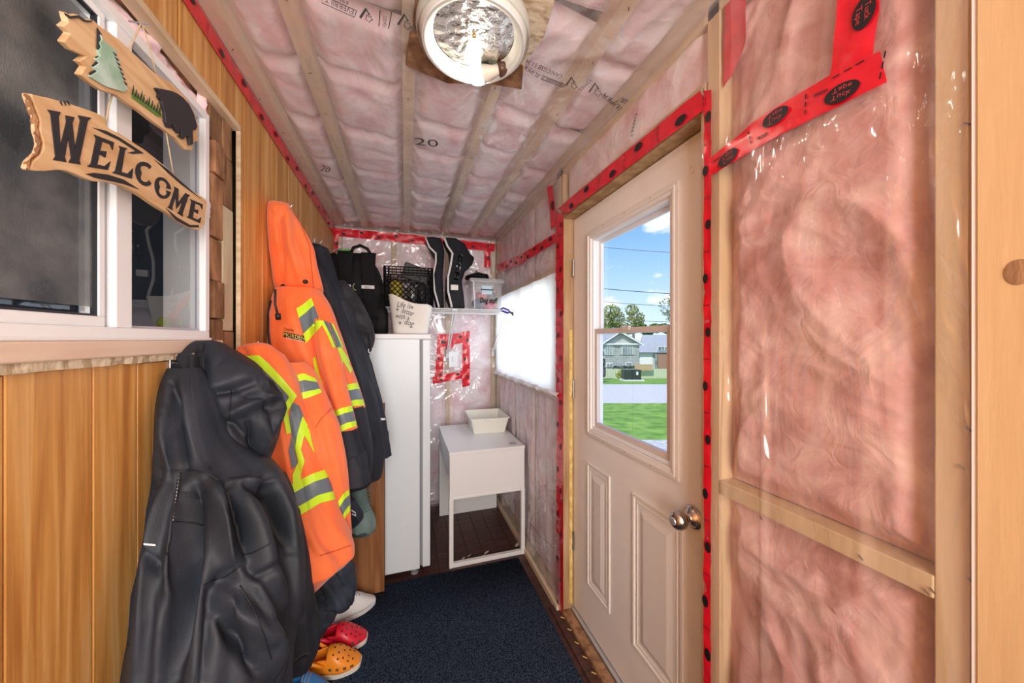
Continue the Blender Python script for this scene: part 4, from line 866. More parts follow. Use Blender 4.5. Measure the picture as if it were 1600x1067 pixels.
for i, (x, y, z, r, c, lab) in enumerate(((.55, 2.62, .05, (.05, .06, .045), (.10, .14, .20), 'dark blue'), (.63, 2.60, .045, (.05, .05, .04), (.55, .08, .16), 'pink'), (.60, 2.70, .07, (.07, .05, .05), (.35, .30, .30), 'grey'), (.57, 2.60, .12, (.045, .05, .03), (.65, .12, .12), 'red'), (.66, 2.66, .11, (.04, .06, .04), (.12, .13, .16), 'charcoal'))):
    o = MB().ellipsoid((x, y, SZ + z), r, 24, 14)
    for v in o.v: v += (v - Vector((x, y, SZ + z))) * .3 * fbm(v * 22)
    o = o.build('folded_cloth', mat('cloth_' + lab.replace(' ', '_'), c, .9), None, smooth=True); tag(o, lab + ' dog cloth packed inside the clear bin', 'cloth')
dh = MB().ellipsoid((.555, 2.70, SZ + BH + .058), (.10, .09, .032), 28, 14)
for v in dh.v: v += Vector((0, 0, 1)) * .02 * fbm(v * 14)
o = dh.build('dark_pouch', M_bp, None, smooth=True); tag(o, 'flat black pouch lying on the lid of the clear bin', 'pouch')
MB().tube([(.53, 2.66, SZ + BH + .08), (.54, 2.65, SZ + BH + .105), (.56, 2.66, SZ + BH + .08)], .005, 6).build('pull_loop', M_bp, o)
ls_ = empty('dog_leash', onY(795, 487, 2.49)); tag(ls_, 'purple leash with a metal clasp hanging off the shelf end', 'leash')
a = [onY(782, 484, 2.50), onY(786, 481, 2.47), onY(794, 484, 2.45), onY(797, 487, 2.44), onY(793, 489, 2.46), onY(788, 487, 2.48), onY(783, 485, 2.5)]
MB().tube(a, .007, 6).build('webbing', mat('leash_purple', (.06, .03, .35), .6), ls_, smooth=True)
a, b = onY(797, 488, 2.44), onY(804, 491, 2.42); MB().tube([a, a.lerp(b, .4), b, b + (b - a) * .25], [.008, .010, .022, .018], 12).build('clasp', mat('clasp_metal', (.35, .35, .34), .3, metal=1), ls_, smooth=True)

# ------------------------------------------------------------ wooden welcome sign
sg = empty('welcome_sign', (-.50, .87, 1.8)); tag(sg, 'two-board wooden welcome sign with a black bear, hung at the window', 'sign')
XS = -.500
def cp(x, y, X=XS): return onX(20 + x * .3467, 10 + y * .3467, X)
M_sw = mat('sign_wood', (.62, .37, .17), .5, color2=(.80, .56, .32), scale=5, stretch=(5, .8, 9), detail=6, dist=.8, bump=.2)
M_bark = mat('sign_bark', (.20, .07, .03), .7, color2=(.45, .22, .10), scale=30, bump=1, bscale=30)
TH = -.009
def smoothp(P, n=3, jit=0.0, seed=0):
    r = random.Random(seed); o = []
    for i in range(len(P)):
        p0, p1, p2, p3 = [Vector(P[(i + k) % len(P)] + (0,)) for k in (-1, 0, 1, 2)]
        for k in range(n):
            t = k / n; q = .5 * ((2 * p1) + (p2 - p0) * t + (2 * p0 - 5 * p1 + 4 * p2 - p3) * t * t + (3 * p1 - p0 - 3 * p2 + p3) * t ** 3)
            o.append((q.x + r.uniform(-jit, jit), q.y + r.uniform(-jit, jit)))
    return o
upper = [(238, 25), (262, 42), (298, 38), (330, 60), (365, 62), (400, 95), (430, 112), (480, 150), (560, 225), (640, 300), (720, 350), (780, 410), (820, 480), (840, 545), (832, 570), (838, 605), (815, 612), (810, 650), (780, 645), (740, 600), (690, 560), (640, 525), (580, 478), (520, 440), (470, 400), (400, 378), (350, 345), (305, 308), (328, 272), (298, 248), (330, 225), (268, 198), (230, 160), (258, 122), (225, 90), (250, 70)]
ub_ = MB().prism([cp(x, y) for x, y in upper], (TH, 0, 0)).build('upper_board', M_sw, sg, bevel=.0015)
lower = smoothp([(85, 398), (110, 402), (200, 422), (300, 452), (380, 482), (415, 505), (430, 545), (480, 572), (560, 622), (640, 680), (720, 750), (800, 825), (868, 868), (874, 900), (868, 930), (862, 985), (830, 1008), (780, 985), (700, 932), (620, 880), (560, 840), (500, 812), (430, 792), (360, 787), (290, 757), (220, 737), (150, 743), (84, 738), (92, 700), (128, 665), (140, 620), (126, 565), (122, 500), (100, 450)], 3, 1.2)
lb_ = MB().prism([cp(x, y) for x, y in lower], (-.011, 0, 0)).build('lower_board', M_sw, sg, bevel=.0015)
# rough bark end of the lower board
e1 = [(84, 400), (100, 450), (122, 500), (126, 565), (140, 620), (128, 665), (92, 700), (84, 738)]
mb = MB(); mb.grid(lambda u, v: (lambda k, t: cp(*[e1[k][i] * (1 - t) + e1[min(k + 1, 7)][i] * t for i in (0, 1)], XS + .001) + Vector((-.013 * v, -.004 + .008 * v - .004 * fbm(Vector((u * 14, v * 3, 0))), 0)))(min(6, int(u * 7)), u * 7 - min(6, int(u * 7))), 40, 6); mb.build('bark_end', M_bark, lb_, smooth=True)
M_sgblk = mat('sign_black', (.022, .022, .028), .5)
def flat(mb, P, X=XS + .0012, th=-.0016): mb.prism([cp(x, y, X) for x, y in P], (th, 0, 0))
gly = {'W': [(1, 1), (.93, .92), (.85, .08), (.90, 0), (.55, 0), (.61, .1), (.5, .52), (.42, .1), (.47, 0), (.08, 0), (.15, .08), (.07, .92), (0, 1), (.30, 1), (.25, .9), (.30, .3), (.44, .82), (.42, .95), (.62, .95), (.58, .82), (.70, .3), (.76, .9), (.70, 1)],
       'E': [(0, 1), (.95, 1), (.97, .72), (.80, .88), (.42, .88), (.42, .58), (.72, .62), (.72, .40), (.42, .46), (.42, .12), (.80, .12), (1, .32), (.97, 0), (0, 0), (.13, .1), (.13, .9)],
       'L': [(0, 1), (.55, 1), (.42, .9), (.42, .13), (.75, .13), (1, .38), (.97, 0), (0, 0), (.12, .1), (.12, .9)],
       'M': [(0, 1), (.28, 1), (.5, .45), (.72, 1), (1, 1), (.92, .9), (.92, .1), (1, 0), (.62, 0), (.70, .1), (.70, .6), (.5, .15), (.26, .62), (.26, .1), (.34, 0), (0, 0), (.08, .1), (.08, .9)]}
def ring(a0, a1, w, n=26):
    o = []; 
    for k in range(n + 1): t = math.radians(a0 + (a1 - a0) * k / n); o.append((.5 + .5 * math.cos(t), .5 + .5 * math.sin(t)))
    for k in range(n, -1, -1): t = math.radians(a0 + (a1 - a0) * k / n); ww = w * (1.15 - .75 * abs(math.sin(t))); o.append((.5 + (.5 - ww) * math.cos(t), .5 + (.5 - w * .55) * math.sin(t)))
    return o
gly['C'] = ring(48, 318, .30); gly['O'] = ring(8, 352, .28)
for ch, q in (('W', ((158, 465), (355, 502), (322, 715), (172, 690))), ('E', ((368, 578), (462, 614), (432, 738), (338, 722))), ('L', ((480, 628), (548, 650), (540, 778), (450, 750))), ('C', ((552, 690), (642, 712), (636, 818), (556, 800))), ('O', ((640, 755), (716, 788), (712, 874), (642, 860))), ('M', ((728, 812), (800, 852), (768, 948), (698, 905))), ('E', ((800, 868), (860, 893), (846, 977), (784, 950)))):
    mb = MB(); P = []
    for x, y in gly[ch]:
        t = [(q[0][i] * (1 - x) + q[1][i] * x) * y + (q[3][i] * (1 - x) + q[2][i] * x) * (1 - y) for i in (0, 1)]; P.append(tuple(t))
    flat(mb, P); mb.build('letter', M_sgblk, lb_)
mb = MB()
flat(mb, [(330, 755), (370, 750), (430, 758), (500, 780), (572, 825), (500, 800), (430, 785), (370, 772)]); flat(mb, [(362, 546), (420, 560), (480, 590), (540, 628), (592, 662), (540, 665), (520, 660), (555, 652), (480, 603), (420, 575)])
flat(mb, [(640, 690), (700, 735), (760, 790), (850, 868), (760, 802), (700, 750)]); flat(mb, [(690, 908), (740, 950), (800, 985), (838, 985), (840, 996), (800, 996), (740, 965)])
mb.build('flourish', M_sgblk, lb_)
mb = MB()
for x in (215, 232, 248): flat(mb, [(x, 425), (x + 6, 430), (x + 10, 448), (x + 3, 436)])
mb.build('burnt_mark', M_sgblk, lb_)
# bear, trees and grass on the upper board
bear = [(648, 372), (655, 368), (668, 374), (676, 372), (690, 376), (715, 380), (742, 392), (768, 410), (795, 440), (818, 485), (833, 540), (826, 556), (812, 560), (814, 620), (800, 628), (795, 590), (786, 582), (770, 600), (752, 585), (764, 580), (755, 545), (750, 575), (735, 560), (722, 535), (712, 532), (716, 552), (700, 545), (690, 520), (688, 478), (676, 440), (672, 425), (660, 410), (664, 395)]
mb = MB(); flat(mb, bear, XS + .006, -.006); mb.build('bear_cutout', M_sgblk, ub_, bevel=.0008)
mb = MB(); flat(mb, [(540, 398), (560, 405), (672, 488), (672, 500), (655, 497), (540, 412)], XS + .002, -.002)
for k in range(11): x = 545 + k * 12; y = 402 + k * 8.6; flat(mb, [(x - 5, y), (x + 5, y + 4), (x + 2 + 3 * (k % 2), y - 34 + 8 * (k % 3))], XS + .002, -.002)
mb.build('grass_cutout', mat('sign_grass', (.13, .24, .04), .6), ub_)
mb = MB()
for k in range(11): x = 541 + k * 12; y = 396 + k * 8.6; flat(mb, [(x - 3, y), (x + 1, y + 3), (x + 5 + 3 * (k % 2), y - 40 + 9 * (k % 3))], XS + .0028, -.001)
mb.build('black_grass_spikes', M_sgblk, ub_)  # black spikes of the grass, in front of the green strip
mb = MB(); T = [(398, 128), (404, 150), (395, 165), (402, 185), (388, 205), (398, 222), (378, 240), (392, 258), (368, 275), (384, 295), (350, 318), (420, 360), (500, 385), (520, 372), (498, 340), (508, 330), (488, 300), (498, 292), (475, 260), (484, 250), (462, 215), (470, 208), (446, 180), (440, 190), (430, 165), (415, 160)]
flat(mb, T, XS + .004, -.004); mb.build('tree_cutout', mat('sign_tree', (.30, .50, .36), .6, color2=(.55, .72, .66), scale=25, bump=.4), ub_)
mb = MB()
for p in ([(382, 95), (402, 128), (395, 165), (402, 185), (390, 200), (380, 190)], [(350, 310), (384, 290), (368, 275), (392, 256), (378, 240), (398, 220), (372, 228), (382, 244), (358, 268), (374, 284), (345, 300)], [(232, 28), (262, 44), (298, 40), (330, 62), (363, 64), (352, 72), (325, 70), (300, 52), (262, 56), (240, 42)]): flat(mb, p, XS + .0022, -.001)
for k in range(7): flat(mb, [(452 + 8 * k, 205 + 22 * k), (470 + 8 * k, 218 + 22 * k), (466 + 8 * k, 224 + 22 * k)], XS + .0050, -.001)
mb.build('burnt_edge', M_sgblk, ub_)
M_tw = mat('jute_string', (.55, .42, .26), .9)
for P in ([(523, 195), (545, 150), (572, 90), (578, 75)], [(578, 75), (600, 130), (625, 220), (648, 315)], [(447, 398), (432, 450), (420, 520), (412, 540)], [(690, 560), (700, 620), (712, 690), (722, 750)]): MB().tube([cp(x, y, XS - .006) for x, y in P], .0014, 6).build('hanging_string', M_tw, sg, smooth=True)
nl = MB().tube([onX(201, 33, XL - .03), onX(233, 38, XL + .01)], .0016, 6).build('nail', M_grey, None); tag(nl, 'dark nail in the window header holding the sign strings', 'nail')
# ------------------------------------------------------------ hanging garments
def tan_n(px, side):
    d = ray(px, HY); n = Vector((d.y, -d.x)).normalized(); return n if side == 'L' else -n
def solve_row(py, xl, xr, ratio, wall=None, d=None):
    """ellipse (semi B across the room, A along the wall) whose outline reaches xl and xr, touching the wall plane or at depth d"""
    nl, nr = tan_n(xl, 'L'), tan_n(xr, 'R'); B, A = 1.0, ratio
    hl = math.hypot(nl.x * B, nl.y * A); hr = math.hypot(nr.x * B, nr.y * A); det = nl.x * nr.y - nl.y * nr.x
    cx = (hl * nr.y - nl.y * hr) / det; cy = (nl.x * hr - hl * nr.x) / det
    f = cx * S_ + cy * C_
    s = (d / f) if d else wall / (cx - B)
    f *= s
    return (cx * s, cy * s, CAMZ - (py - HY) / F * f, B * s, A * s)
def crom(a, b, c, d, t): return .5 * (2 * b + (c - a) * t + (2 * a - 5 * b + 4 * c - d) * t * t + (3 * b - a - 3 * c + d) * t ** 3)
def interp(K, t):
    n = len(K) - 1; x = t * n; i = min(int(x), n - 1); t = x - i
    a, b, c, d = K[max(i - 1, 0)], K[i], K[i + 1], K[min(i + 2, n)]
    return [crom(a[j], b[j], c[j], d[j], t) for j in range(len(b))]
def sculpt(V, N, strokes):
    """real folds: push vertices out (or in) along polylines laid over the cloth"""
    P = np.array([proj(v) for v in V]); VA = np.array([tuple(v) for v in V]); NA = np.array([tuple(n) for n in N])
    view = VA - np.array([0, 0, CAMZ]); face = (NA * view).sum(1) < 0.02
    D = np.zeros(len(V))
    for pts, amp, w in strokes:
        best = np.full(len(V), 1e9); tt = np.zeros(len(V)); n = len(pts) - 1
        for k in range(n):
            a = np.array(pts[k], float); b = np.array(pts[k + 1], float); ab = b - a
            t = np.clip(((P - a) @ ab) / (ab @ ab), 0, 1); q = np.hypot(*(P - (a + t[:, None] * ab)).T)
            m = q < best; best[m] = q[m]; tt[m] = (k + t[m]) / n
        D += 1.35 * amp * np.exp(-(best / w) ** 2) * np.sin(np.pi * np.clip(tt, .04, .96)) ** .5 * face
    return [v + n * float(d) for v, n, d in zip(V, N, D)]
def garment(name, rows, ratio, m, parent, wall=XL + .006, n=110, k=110, folds=((3, .03, 0, 1), (7, .035, 1, .4), (12, .015, 0, -.5)), wr=.006, ws=(9, 9, 3), strokes=(), seed=0, sq=1.0, hem=.0, round_top=True):
    K = []
    rows = [(r[0], (HX + F * ((XL + .006 - r[3] * S_) / C_) / r[3] if r[1] is None else r[1]), *r[2:]) for r in rows]
    for r in rows: K.append(solve_row(r[0], r[1], r[2], r[4] if len(r) > 4 else ratio, None if len(r) > 3 and r[3] else wall, r[3] if len(r) > 3 and r[3] else None))
    V = []; 
    for i in range(k + 1):
        t = i / k; cx, cy, z, B, A = interp(K, t); B = max(B, .004); A = max(A, .004)
        for j in range(n):
            q = 2 * math.pi * j / n; c, s = math.cos(q), math.sin(q)
            if sq != 1: c = math.copysign(abs(c) ** sq, c); s = math.copysign(abs(s) ** sq, s)
            g = 1.0
            for fk, fa, fp, tw in folds: g += fa * min(1, t * 1.6 + .05) * math.asin(.97 * math.sin(fk * q + fp + tw * t * 3)) / 1.4
            g += hem * 0
            V.append(Vector((cx + B * c * g, cy + A * s * g, z + (hem * math.sin(q * 4 + seed) * (t > .97)))))
    def idx(i, j): return i * n + j % n
    def normals():
        N = []
        for i in range(k + 1):
            for j in range(n):
                a = V[idx(i, j + 1)] - V[idx(i, j - 1 + n)]; b = V[idx(min(i + 1, k), j)] - V[idx(max(i - 1, 0), j)]
                q = b.cross(a); N.append(-q.normalized() if q.length > 1e-12 else Vector((1, 0, 0)))
        cen = sum(V[:n], Vector()) / n
        mid = (k // 2) * n; c0 = sum(V[mid:mid + n], Vector()) / n
        if (V[mid] - c0).dot(N[mid]) < 0: N = [-x for x in N]
        return N
    N = normals()
    for q in range(len(V)):
        v = V[q]; p = Vector((v.x * ws[0], v.y * ws[1], v.z * ws[2] + seed * 5)); p += Vector((noise.noise(p * .7), noise.noise(p * .7 + Vector((5, 5, 5))), noise.noise(p * .7 + Vector((2, 8, 2))))) * .8
        V[q] = v + N[q] * (wr * ((1 - 2.2 * abs(noise.noise(p))) + .22 * noise.noise(p * 2.3)))
    if strokes: V = sculpt(V, normals(), strokes)
    for v in V: v.x = max(v.x, XL + .003)
    mb = MB(); mb.v = V
    for i in range(k):
        for j in range(n): mb.f.append((idx(i, j), idx(i, j + 1), idx(i + 1, j + 1), idx(i + 1, j)))
    mb.f.append(tuple(range(n)))
    # turned-in hem
    last = [V[k * n + j] for j in range(n)]; c = sum(last, Vector()) / n; b0 = len(V)
    for p in last: V.append(p.lerp(c, .10) + Vector((0, 0, .015)))
    for p in last: V.append(p.lerp(c, .25) + Vector((0, 0, .12)))
    for j in range(n):
        mb.f.append((k * n + j, k * n + (j + 1) % n, b0 + (j + 1) % n, b0 + j)); mb.f.append((b0 + j, b0 + (j + 1) % n, b0 + n + (j + 1) % n, b0 + n + j))
    mb.f.append(tuple(b0 + n + j for j in range(n)))
    o = mb.build(name, m, parent, smooth=True)
    o_b = BVHTree.FromPolygons([tuple(v) for v in V], mb.f)
    return o, o_b
def hit(bvs, px, py):
    d = ray(px, py).normalized(); best = None
    for b in bvs:
        h = b.ray_cast(O0, d)
        if h[0] is not None and (best is None or h[3] < best[1]): best = (h[0], h[3], d)
    return best
def decal(name, bvs, A, B, m, parent, nu=40, nv=6, off=.0025):
    """a sewn-on strip following the cloth between two edge lines"""
    def at(P, t):
        L = [math.dist(P[i], P[i + 1]) for i in range(len(P) - 1)]; T = sum(L) * t
        for i, l in enumerate(L):
            if T <= l or i == len(L) - 1: q = min(1, T / l) if l else 0; return (P[i][0] + (P[i + 1][0] - P[i][0]) * q, P[i][1] + (P[i + 1][1] - P[i][1]) * q)
            T -= l
    mb = MB(); G = {}
    for i in range(nu + 1):
        for j in range(nv + 1):
            a, b = at(A, i / nu), at(B, i / nu); h = hit(bvs, a[0] + (b[0] - a[0]) * j / nv, a[1] + (b[1] - a[1]) * j / nv)
            if h: G[i, j] = (len(mb.v), h[1]); mb.v.append(h[0] - h[2] * off)
    for i in range(nu):
        for j in range(nv):
            q = [G.get(t) for t in ((i, j), (i + 1, j), (i + 1, j + 1), (i, j + 1))]
            if None not in q and max(x[1] for x in q) - min(x[1] for x in q) < .035: mb.f.append(tuple(x[0] for x in q))
    if not mb.f: return None
    return mb.build(name, m, parent, smooth=True, fix=False)
def cord(name, bvs, P, r, m, parent, n=30, off=.002):
    pts = []
    for k in range(n + 1):
        t = k / n * (len(P) - 1); i = min(int(t), len(P) - 2); t -= i; h = hit(bvs, P[i][0] + (P[i + 1][0] - P[i][0]) * t, P[i][1] + (P[i + 1][1] - P[i][1]) * t)
        if h and (not pts or (h[0] - pts[-1]).length < .06): pts.append(h[0] - h[2] * off)
    if len(pts) < 3: return None
    return MB().tube(pts, r, 6).build(name, m, parent, smooth=True)
M_char = mat('nylon_charcoal', (.009, .012, .018), .62, color2=(.022, .028, .040), scale=6, bump=.15, bscale=260, spec=.5)
M_navy = mat('softshell_navy', (.011, .014, .022), .65, color2=(.022, .026, .036), scale=6, bump=.3, bscale=200, spec=.35)
M_orange = mat('hivis_orange', (.95, .16, .03), .7, color2=(.90, .20, .06), scale=7, bump=.3, bscale=160, sheen=.25)
M_lime = mat('hivis_lime', (.60, .90, .02), .5)
M_refl = mat('reflective_grey', (.13, .17, .20), .35)
M_seam = mat('seam_dark', (.012, .012, .015), .6)
M_seamo = mat('seam_orange', (.62, .10, .03), .8)
M_pipe2 = mat('reflective_piping', (.75, .76, .77), .4)
def band3(nm, bvs, A, B, parent, fr=(0, .27, .73, 1)):
    for i, m in enumerate((M_lime, M_refl, M_lime)):
        def e(f): return [(a[0] + (b[0] - a[0]) * f, a[1] + (b[1] - a[1]) * f) for a, b in zip(A, B)]
        decal(('lime_stripe', 'reflective_stripe', 'lime_stripe')[i], bvs, e(fr[i]), e(fr[i + 1]), m, parent, off=.003 + .0004 * i)

# --- farthest: black washed garment bulging by the freezer
g5 = empty('hanging_coat', (-.5, 2.0, 1.9)); tag(g5, 'black faded coat hanging last in the row, touching the freezer', 'coat')
o5, v5 = garment('body', [(440, 500, 540, 1.78), (460, 502, 556, 1.77), (485, 508, 570, 1.76), (510, 514, 580, 1.75), (530, 520, 583, 1.75), (550, 530, 577, 1.75), (575, 540, 566, 1.75)], .9, mat('denim_black', (.010, .010, .013), .8, color2=(.04, .04, .048), scale=12, bump=.6, bscale=80), g5, wr=.008, seed=5, strokes=[([(505, 455), (535, 490), (570, 520)], .008, 6), ([(525, 470), (560, 500), (578, 512)], -.008, 5), ([(540, 510), (580, 520)], .008, 4), ([(548, 545), (575, 525)], -.006, 4)])
a = hit([v5], 577, 528)
if a:
    a = a[0]; b = atD(579, 548, 1.72); MB().tube([atD(577, 522, 1.72), atD(579, 536, 1.72), b], [.008, .006, .008], 6).build('zip_pull', M_seam, g5)
    MB().tube([b + Vector((.010 * math.cos(t), 0, .012 * math.sin(t))) for t in [j * math.pi / 6 for j in range(13)]], .0028, 6).build('pull_ring', M_pipe2, g5)
# --- charcoal coat behind the tall orange one
g4 = empty('hanging_coat', (-.5, 1.85, 1.9)); tag(g4, 'long charcoal work coat with grey cuff piping behind the tall orange jacket', 'coat')
S4 = [([(500, 420), (530, 500), (560, 600), (575, 700)], .012, 7), ([(505, 470), (535, 560), (552, 640)], -.014, 7), ([(515, 420), (550, 500), (575, 590)], -.012, 5), ([(545, 560), (565, 650), (575, 740)], -.012, 5), ([(490, 395), (505, 440)], .01, 6)]
o4, v4 = garment('body', [(383, 480, 503, 1.62), (388, 470, 512, 1.62), (400, None, 516, 1.62), (430, None, 526, 1.62), (470, None, 540, 1.62), (520, None, 556, 1.62), (580, None, 573, 1.62), (640, None, 588, 1.62), (700, None, 598, 1.62), (745, None, 594, 1.62), (752, 462, 590, 1.62)], .9, M_navy, g4, wr=.004, seed=4, strokes=S4)
o4b, v4b = garment('sleeve', [(470, 525, 543, 1.66), (500, 532, 556, 1.67), (540, 540, 571, 1.68), (590, 552, 586, 1.69), (640, 562, 599, 1.70), (680, 568, 606, 1.7), (712, 574, 611, 1.7)], 1.1, M_navy, g4, n=60, k=60, wr=.004, seed=14, strokes=[([(560, 500), (590, 600), (600, 700)], -.005, 5)])
decal('cuff_piping', [v4b], [(572, 657), (590, 653), (604, 653)], [(572, 661), (590, 657), (604, 656)], M_pipe2, g4, nu=16, nv=2)
cord('seam', [v4], [(497, 402), (517, 460), (540, 530), (560, 610)], .0014, M_seam, g4)
ck = MB().ellipsoid(onX(498, 388, -.47), (.02, .03, .025), 14, 8).build('collar', M_seam, g4, smooth=True)
# --- tall orange and navy jacket
g3 = empty('hanging_jacket', (-.5, 1.5, 1.95)); tag(g3, 'tall hooded orange and navy hi-vis work jacket with striped sleeves', 'jacket')
S3 = [([(450, 470), (470, 540), (500, 600)], .010, 9), ([(440, 540), (470, 600), (490, 640)], -.008, 8), ([(500, 540), (520, 600), (540, 680)], -.016, 7), ([(505, 460), (520, 520), (538, 590)], .012, 8), ([(488, 470), (495, 540), (505, 590)], -.014, 6), ([(540, 690), (560, 740)], -.008, 6)]
rows3 = [(452, 430, 500, 1.42), (470, 424, 509, 1.41), (500, 419, 522, 1.40), (540, 418, 536, 1.40), (580, None, 550, 1.40), (620, None, 562, 1.41), (660, None, 573, 1.42), (700, None, 580, 1.43), (735, None, 580, 1.43), (752, 440, 576, 1.43)]
o3, v3 = garment('body', rows3, .9, M_orange, g3, wr=.003, seed=3, strokes=S3)
o3b, v3b = garment('sleeve', [(500, 492, 512, 1.33), (530, 492, 522, 1.33), (560, 496, 531, 1.33), (600, 508, 541, 1.33), (640, 520, 552, 1.33), (680, 524, 562, 1.34), (720, 528, 572, 1.34), (755, 532, 579, 1.34)], 1.1, M_orange, g3, n=70, k=80, wr=.0035, seed=13, strokes=[([(505, 545), (520, 600), (535, 650)], .005, 8)])
V3 = [v3, v3b]
S3h = [([(447, 322), (452, 380), (470, 440)], .013, 6), ([(427, 335), (436, 352), (440, 400), (442, 440)], -.014, 6), ([(456, 345), (478, 400), (490, 445)], -.008, 7), ([(470, 345), (486, 390), (492, 440)], .008, 6), ([(434, 345), (442, 335)], -.008, 5)]
o3h, v3h = garment('hood', [(318, 421, 447), (321, 419, 451), (330, 418, 458), (350, 418, 469), (380, 420, 482), (410, 424, 492), (435, 427, 500), (449, 430, 504), (457, 433, 504)], .9, M_orange, g3, wall=XL + .004, wr=.003, seed=33, strokes=S3h)
o3.data.materials.append(M_navy)
cord('hood_seam', [v3h], [(452, 325), (470, 350), (484, 385), (487, 420), (490, 450)], .0016, M_seamo, g3)
for px, py in ((443, 447), (477, 440)):
    h = hit([v3h], px, py)
    if h: MB().ellipsoid(h[0], (.011, .011, .009), 14, 8).build('snap_button', M_black, o3h, smooth=True)
h = hit(V3, 486, 449)
if h: MB().ellipsoid(h[0], (.006, .006, .005), 12, 6).build('snap_button', M_black, g3, smooth=True)
MB().tube([onX(430, 452, -.435), onX(430, 475, -.44), onX(434, 492, -.43)], .004, 6).build('drawcord', M_black, g3, smooth=True)
MB().tube([onX(434, 490, -.43), onX(435, 499, -.43)], .009, 8).build('cord_stopper', M_black, g3, smooth=True)
cord('front_zip', V3, [(424, 470), (420, 492), (420, 520), (423, 550)], .006, M_black, g3)
# lower navy part and the hi-vis bands
def lower_mat(o, fn):
    for p in o.data.polygons:
        x, y = proj(p.center)
        if fn(x, y): p.material_index = 1
lower_mat(o3, lambda x, y: y > 636 - (x - 560) * .05); o3b.data.materials.append(M_navy); lower_mat(o3b, lambda x, y: y > 674 - (x - 540) * .3)
band3('chest', V3, [(463, 482), (474, 475), (486, 465)], [(478, 536), (491, 522), (503, 508)], g3)
band3('shoulder', V3, [(498, 498), (510, 520), (520, 543)], [(521, 506), (530, 526), (537, 543)], g3, fr=(0, .3, .85, 1))
band3('body_ring', [v3], [(530, 603), (556, 598), (572, 598)], [(530, 640), (556, 634), (574, 633)], g3)
band3('sleeve_ring', [v3b], [(514, 645), (535, 637), (556, 632)], [(526, 678), (545, 669), (566, 664)], g3)
decal('lime_stripe', [v3], [(524, 548), (534, 560), (548, 584)], [(531, 540), (541, 554), (552, 574)], M_lime, g3, nu=14, nv=3, off=.004)
decal('lime_stripe', [v3], [(532, 562), (524, 578)], [(538, 556), (534, 576)], M_lime, g3, nu=10, nv=3, off=.004)
decal('lime_stripe', V3, [(489, 560), (493, 585), (497, 602)], [(493, 556), (499, 585), (505, 602)], M_lime, g3, nu=14, nv=3)
decal('name_patch', V3, [(442, 518), (477, 525)], [(442, 526), (477, 534)], M_black, g3, nu=16, nv=4)
def clothtext(name, bvs, t, A, B, hpx, m, parent, off=.004):
    vs, fs, w = text2d(t); mb = MB(); dx, dy = (B[0] - A[0]) / w, (B[1] - A[1]) / w; ok = True
    for x, y in vs:
        h = hit(bvs, A[0] + dx * x, A[1] + dy * x - y * hpx * 1.35)
        if not h: ok = False; mb.v.append(O0); continue
        mb.v.append(h[0] - h[2] * off)
    if ok: mb.f = list(fs); return mb.build(name, m, parent, fix=False)
M_gold = mat('patch_gold', (.75, .60, .12), .5)
clothtext('patch_lettering', V3, 'MORDEN', (443, 525), (476, 532), 6.5, M_gold, g3)
clothtext('patch_lettering', V3, 'CONSTRUCTION', (447, 529), (475, 535), 2.6, M_pipe2, g3)
clothtext('name_lettering', V3, 'Charles', (443, 516), (459, 518), 5, M_black, g3)
# --- short orange jacket
g2 = empty('hanging_jacket', (-.5, 1.25, 1.45)); tag(g2, 'shorter all-orange hi-vis jacket between the dark coat and tall jacket', 'jacket')
o2s, v2s = garment('sleeve', [(566, 440, 478, 1.20), (590, 446, 497, 1.20), (620, 455, 512, 1.20), (650, 462, 522, 1.20), (690, 478, 533, 1.20), (730, 490, 541, 1.21), (770, 500, 546, 1.22), (810, 508, 548, 1.22), (850, 512, 549, 1.22), (868, 514, 549, 1.22)], 1.05, M_orange, g2, n=80, k=100, wr=.004, seed=22, strokes=[([(500, 640), (515, 655), (525, 665)], .010, 7), ([(495, 655), (520, 628)], -.006, 3), ([(480, 620), (500, 680), (520, 760)], -.008, 8)])
S2 = [([(400, 545), (420, 600), (440, 680), (455, 760), (470, 880)], .012, 9), ([(425, 560), (455, 640), (480, 740), (500, 850)], -.010, 7), ([(440, 560), (470, 640), (500, 720), (520, 800)], .010, 9), ([(445, 790), (465, 840), (500, 880)], -.012, 9), ([(495, 820), (510, 850), (530, 870)], -.010, 7), ([(375, 540), (385, 560)], -.008, 5), ([(505, 800), (530, 840), (545, 850)], .008, 8)]
o2, v2 = garment('body', [(536, 384, 408, 1.10), (540, 372, 420, 1.10), (550, 364, 434, 1.11), (570, 360, 450, 1.11), (600, 362, 464, 1.11), (650, None, 474, 1.12), (700, None, 484, 1.12), (740, None, 498, 1.12), (780, None, 516, 1.12), (820, None, 532, 1.12), (850, 370, 545, 1.12), (874, 376, 551, 1.12), (880, 384, 547, 1.12), (886, 392, 540, 1.12), (902, 412, 522, 1.12), (920, 440, 500, 1.12)], .9, M_orange, g2, wr=.004, seed=2, strokes=S2, n=130, k=130)
V2 = [v2, v2s]
band3('arm_ring', [v2s], [(449, 590), (474, 583), (493, 591)], [(458, 627), (480, 622), (503, 613)], g2)
band3('arm_ring', [v2s], [(528, 784), (536, 772), (548, 762)], [(534, 822), (541, 806), (550, 794)], g2)
decal('reflective_stripe', [v2], [(380, 575), (402, 595), (430, 622), (446, 640)], [(392, 562), (412, 574), (438, 604), (454, 622)], M_refl, g2, nu=40, nv=5)
decal('lime_stripe', [v2], [(384, 566), (398, 566), (412, 578), (436, 602), (452, 620), (440, 640), (448, 678)], [(384, 556), (405, 555), (420, 568), (444, 594), (464, 618), (450, 642), (455, 676)], M_lime, g2, nu=60, nv=4, off=.004)
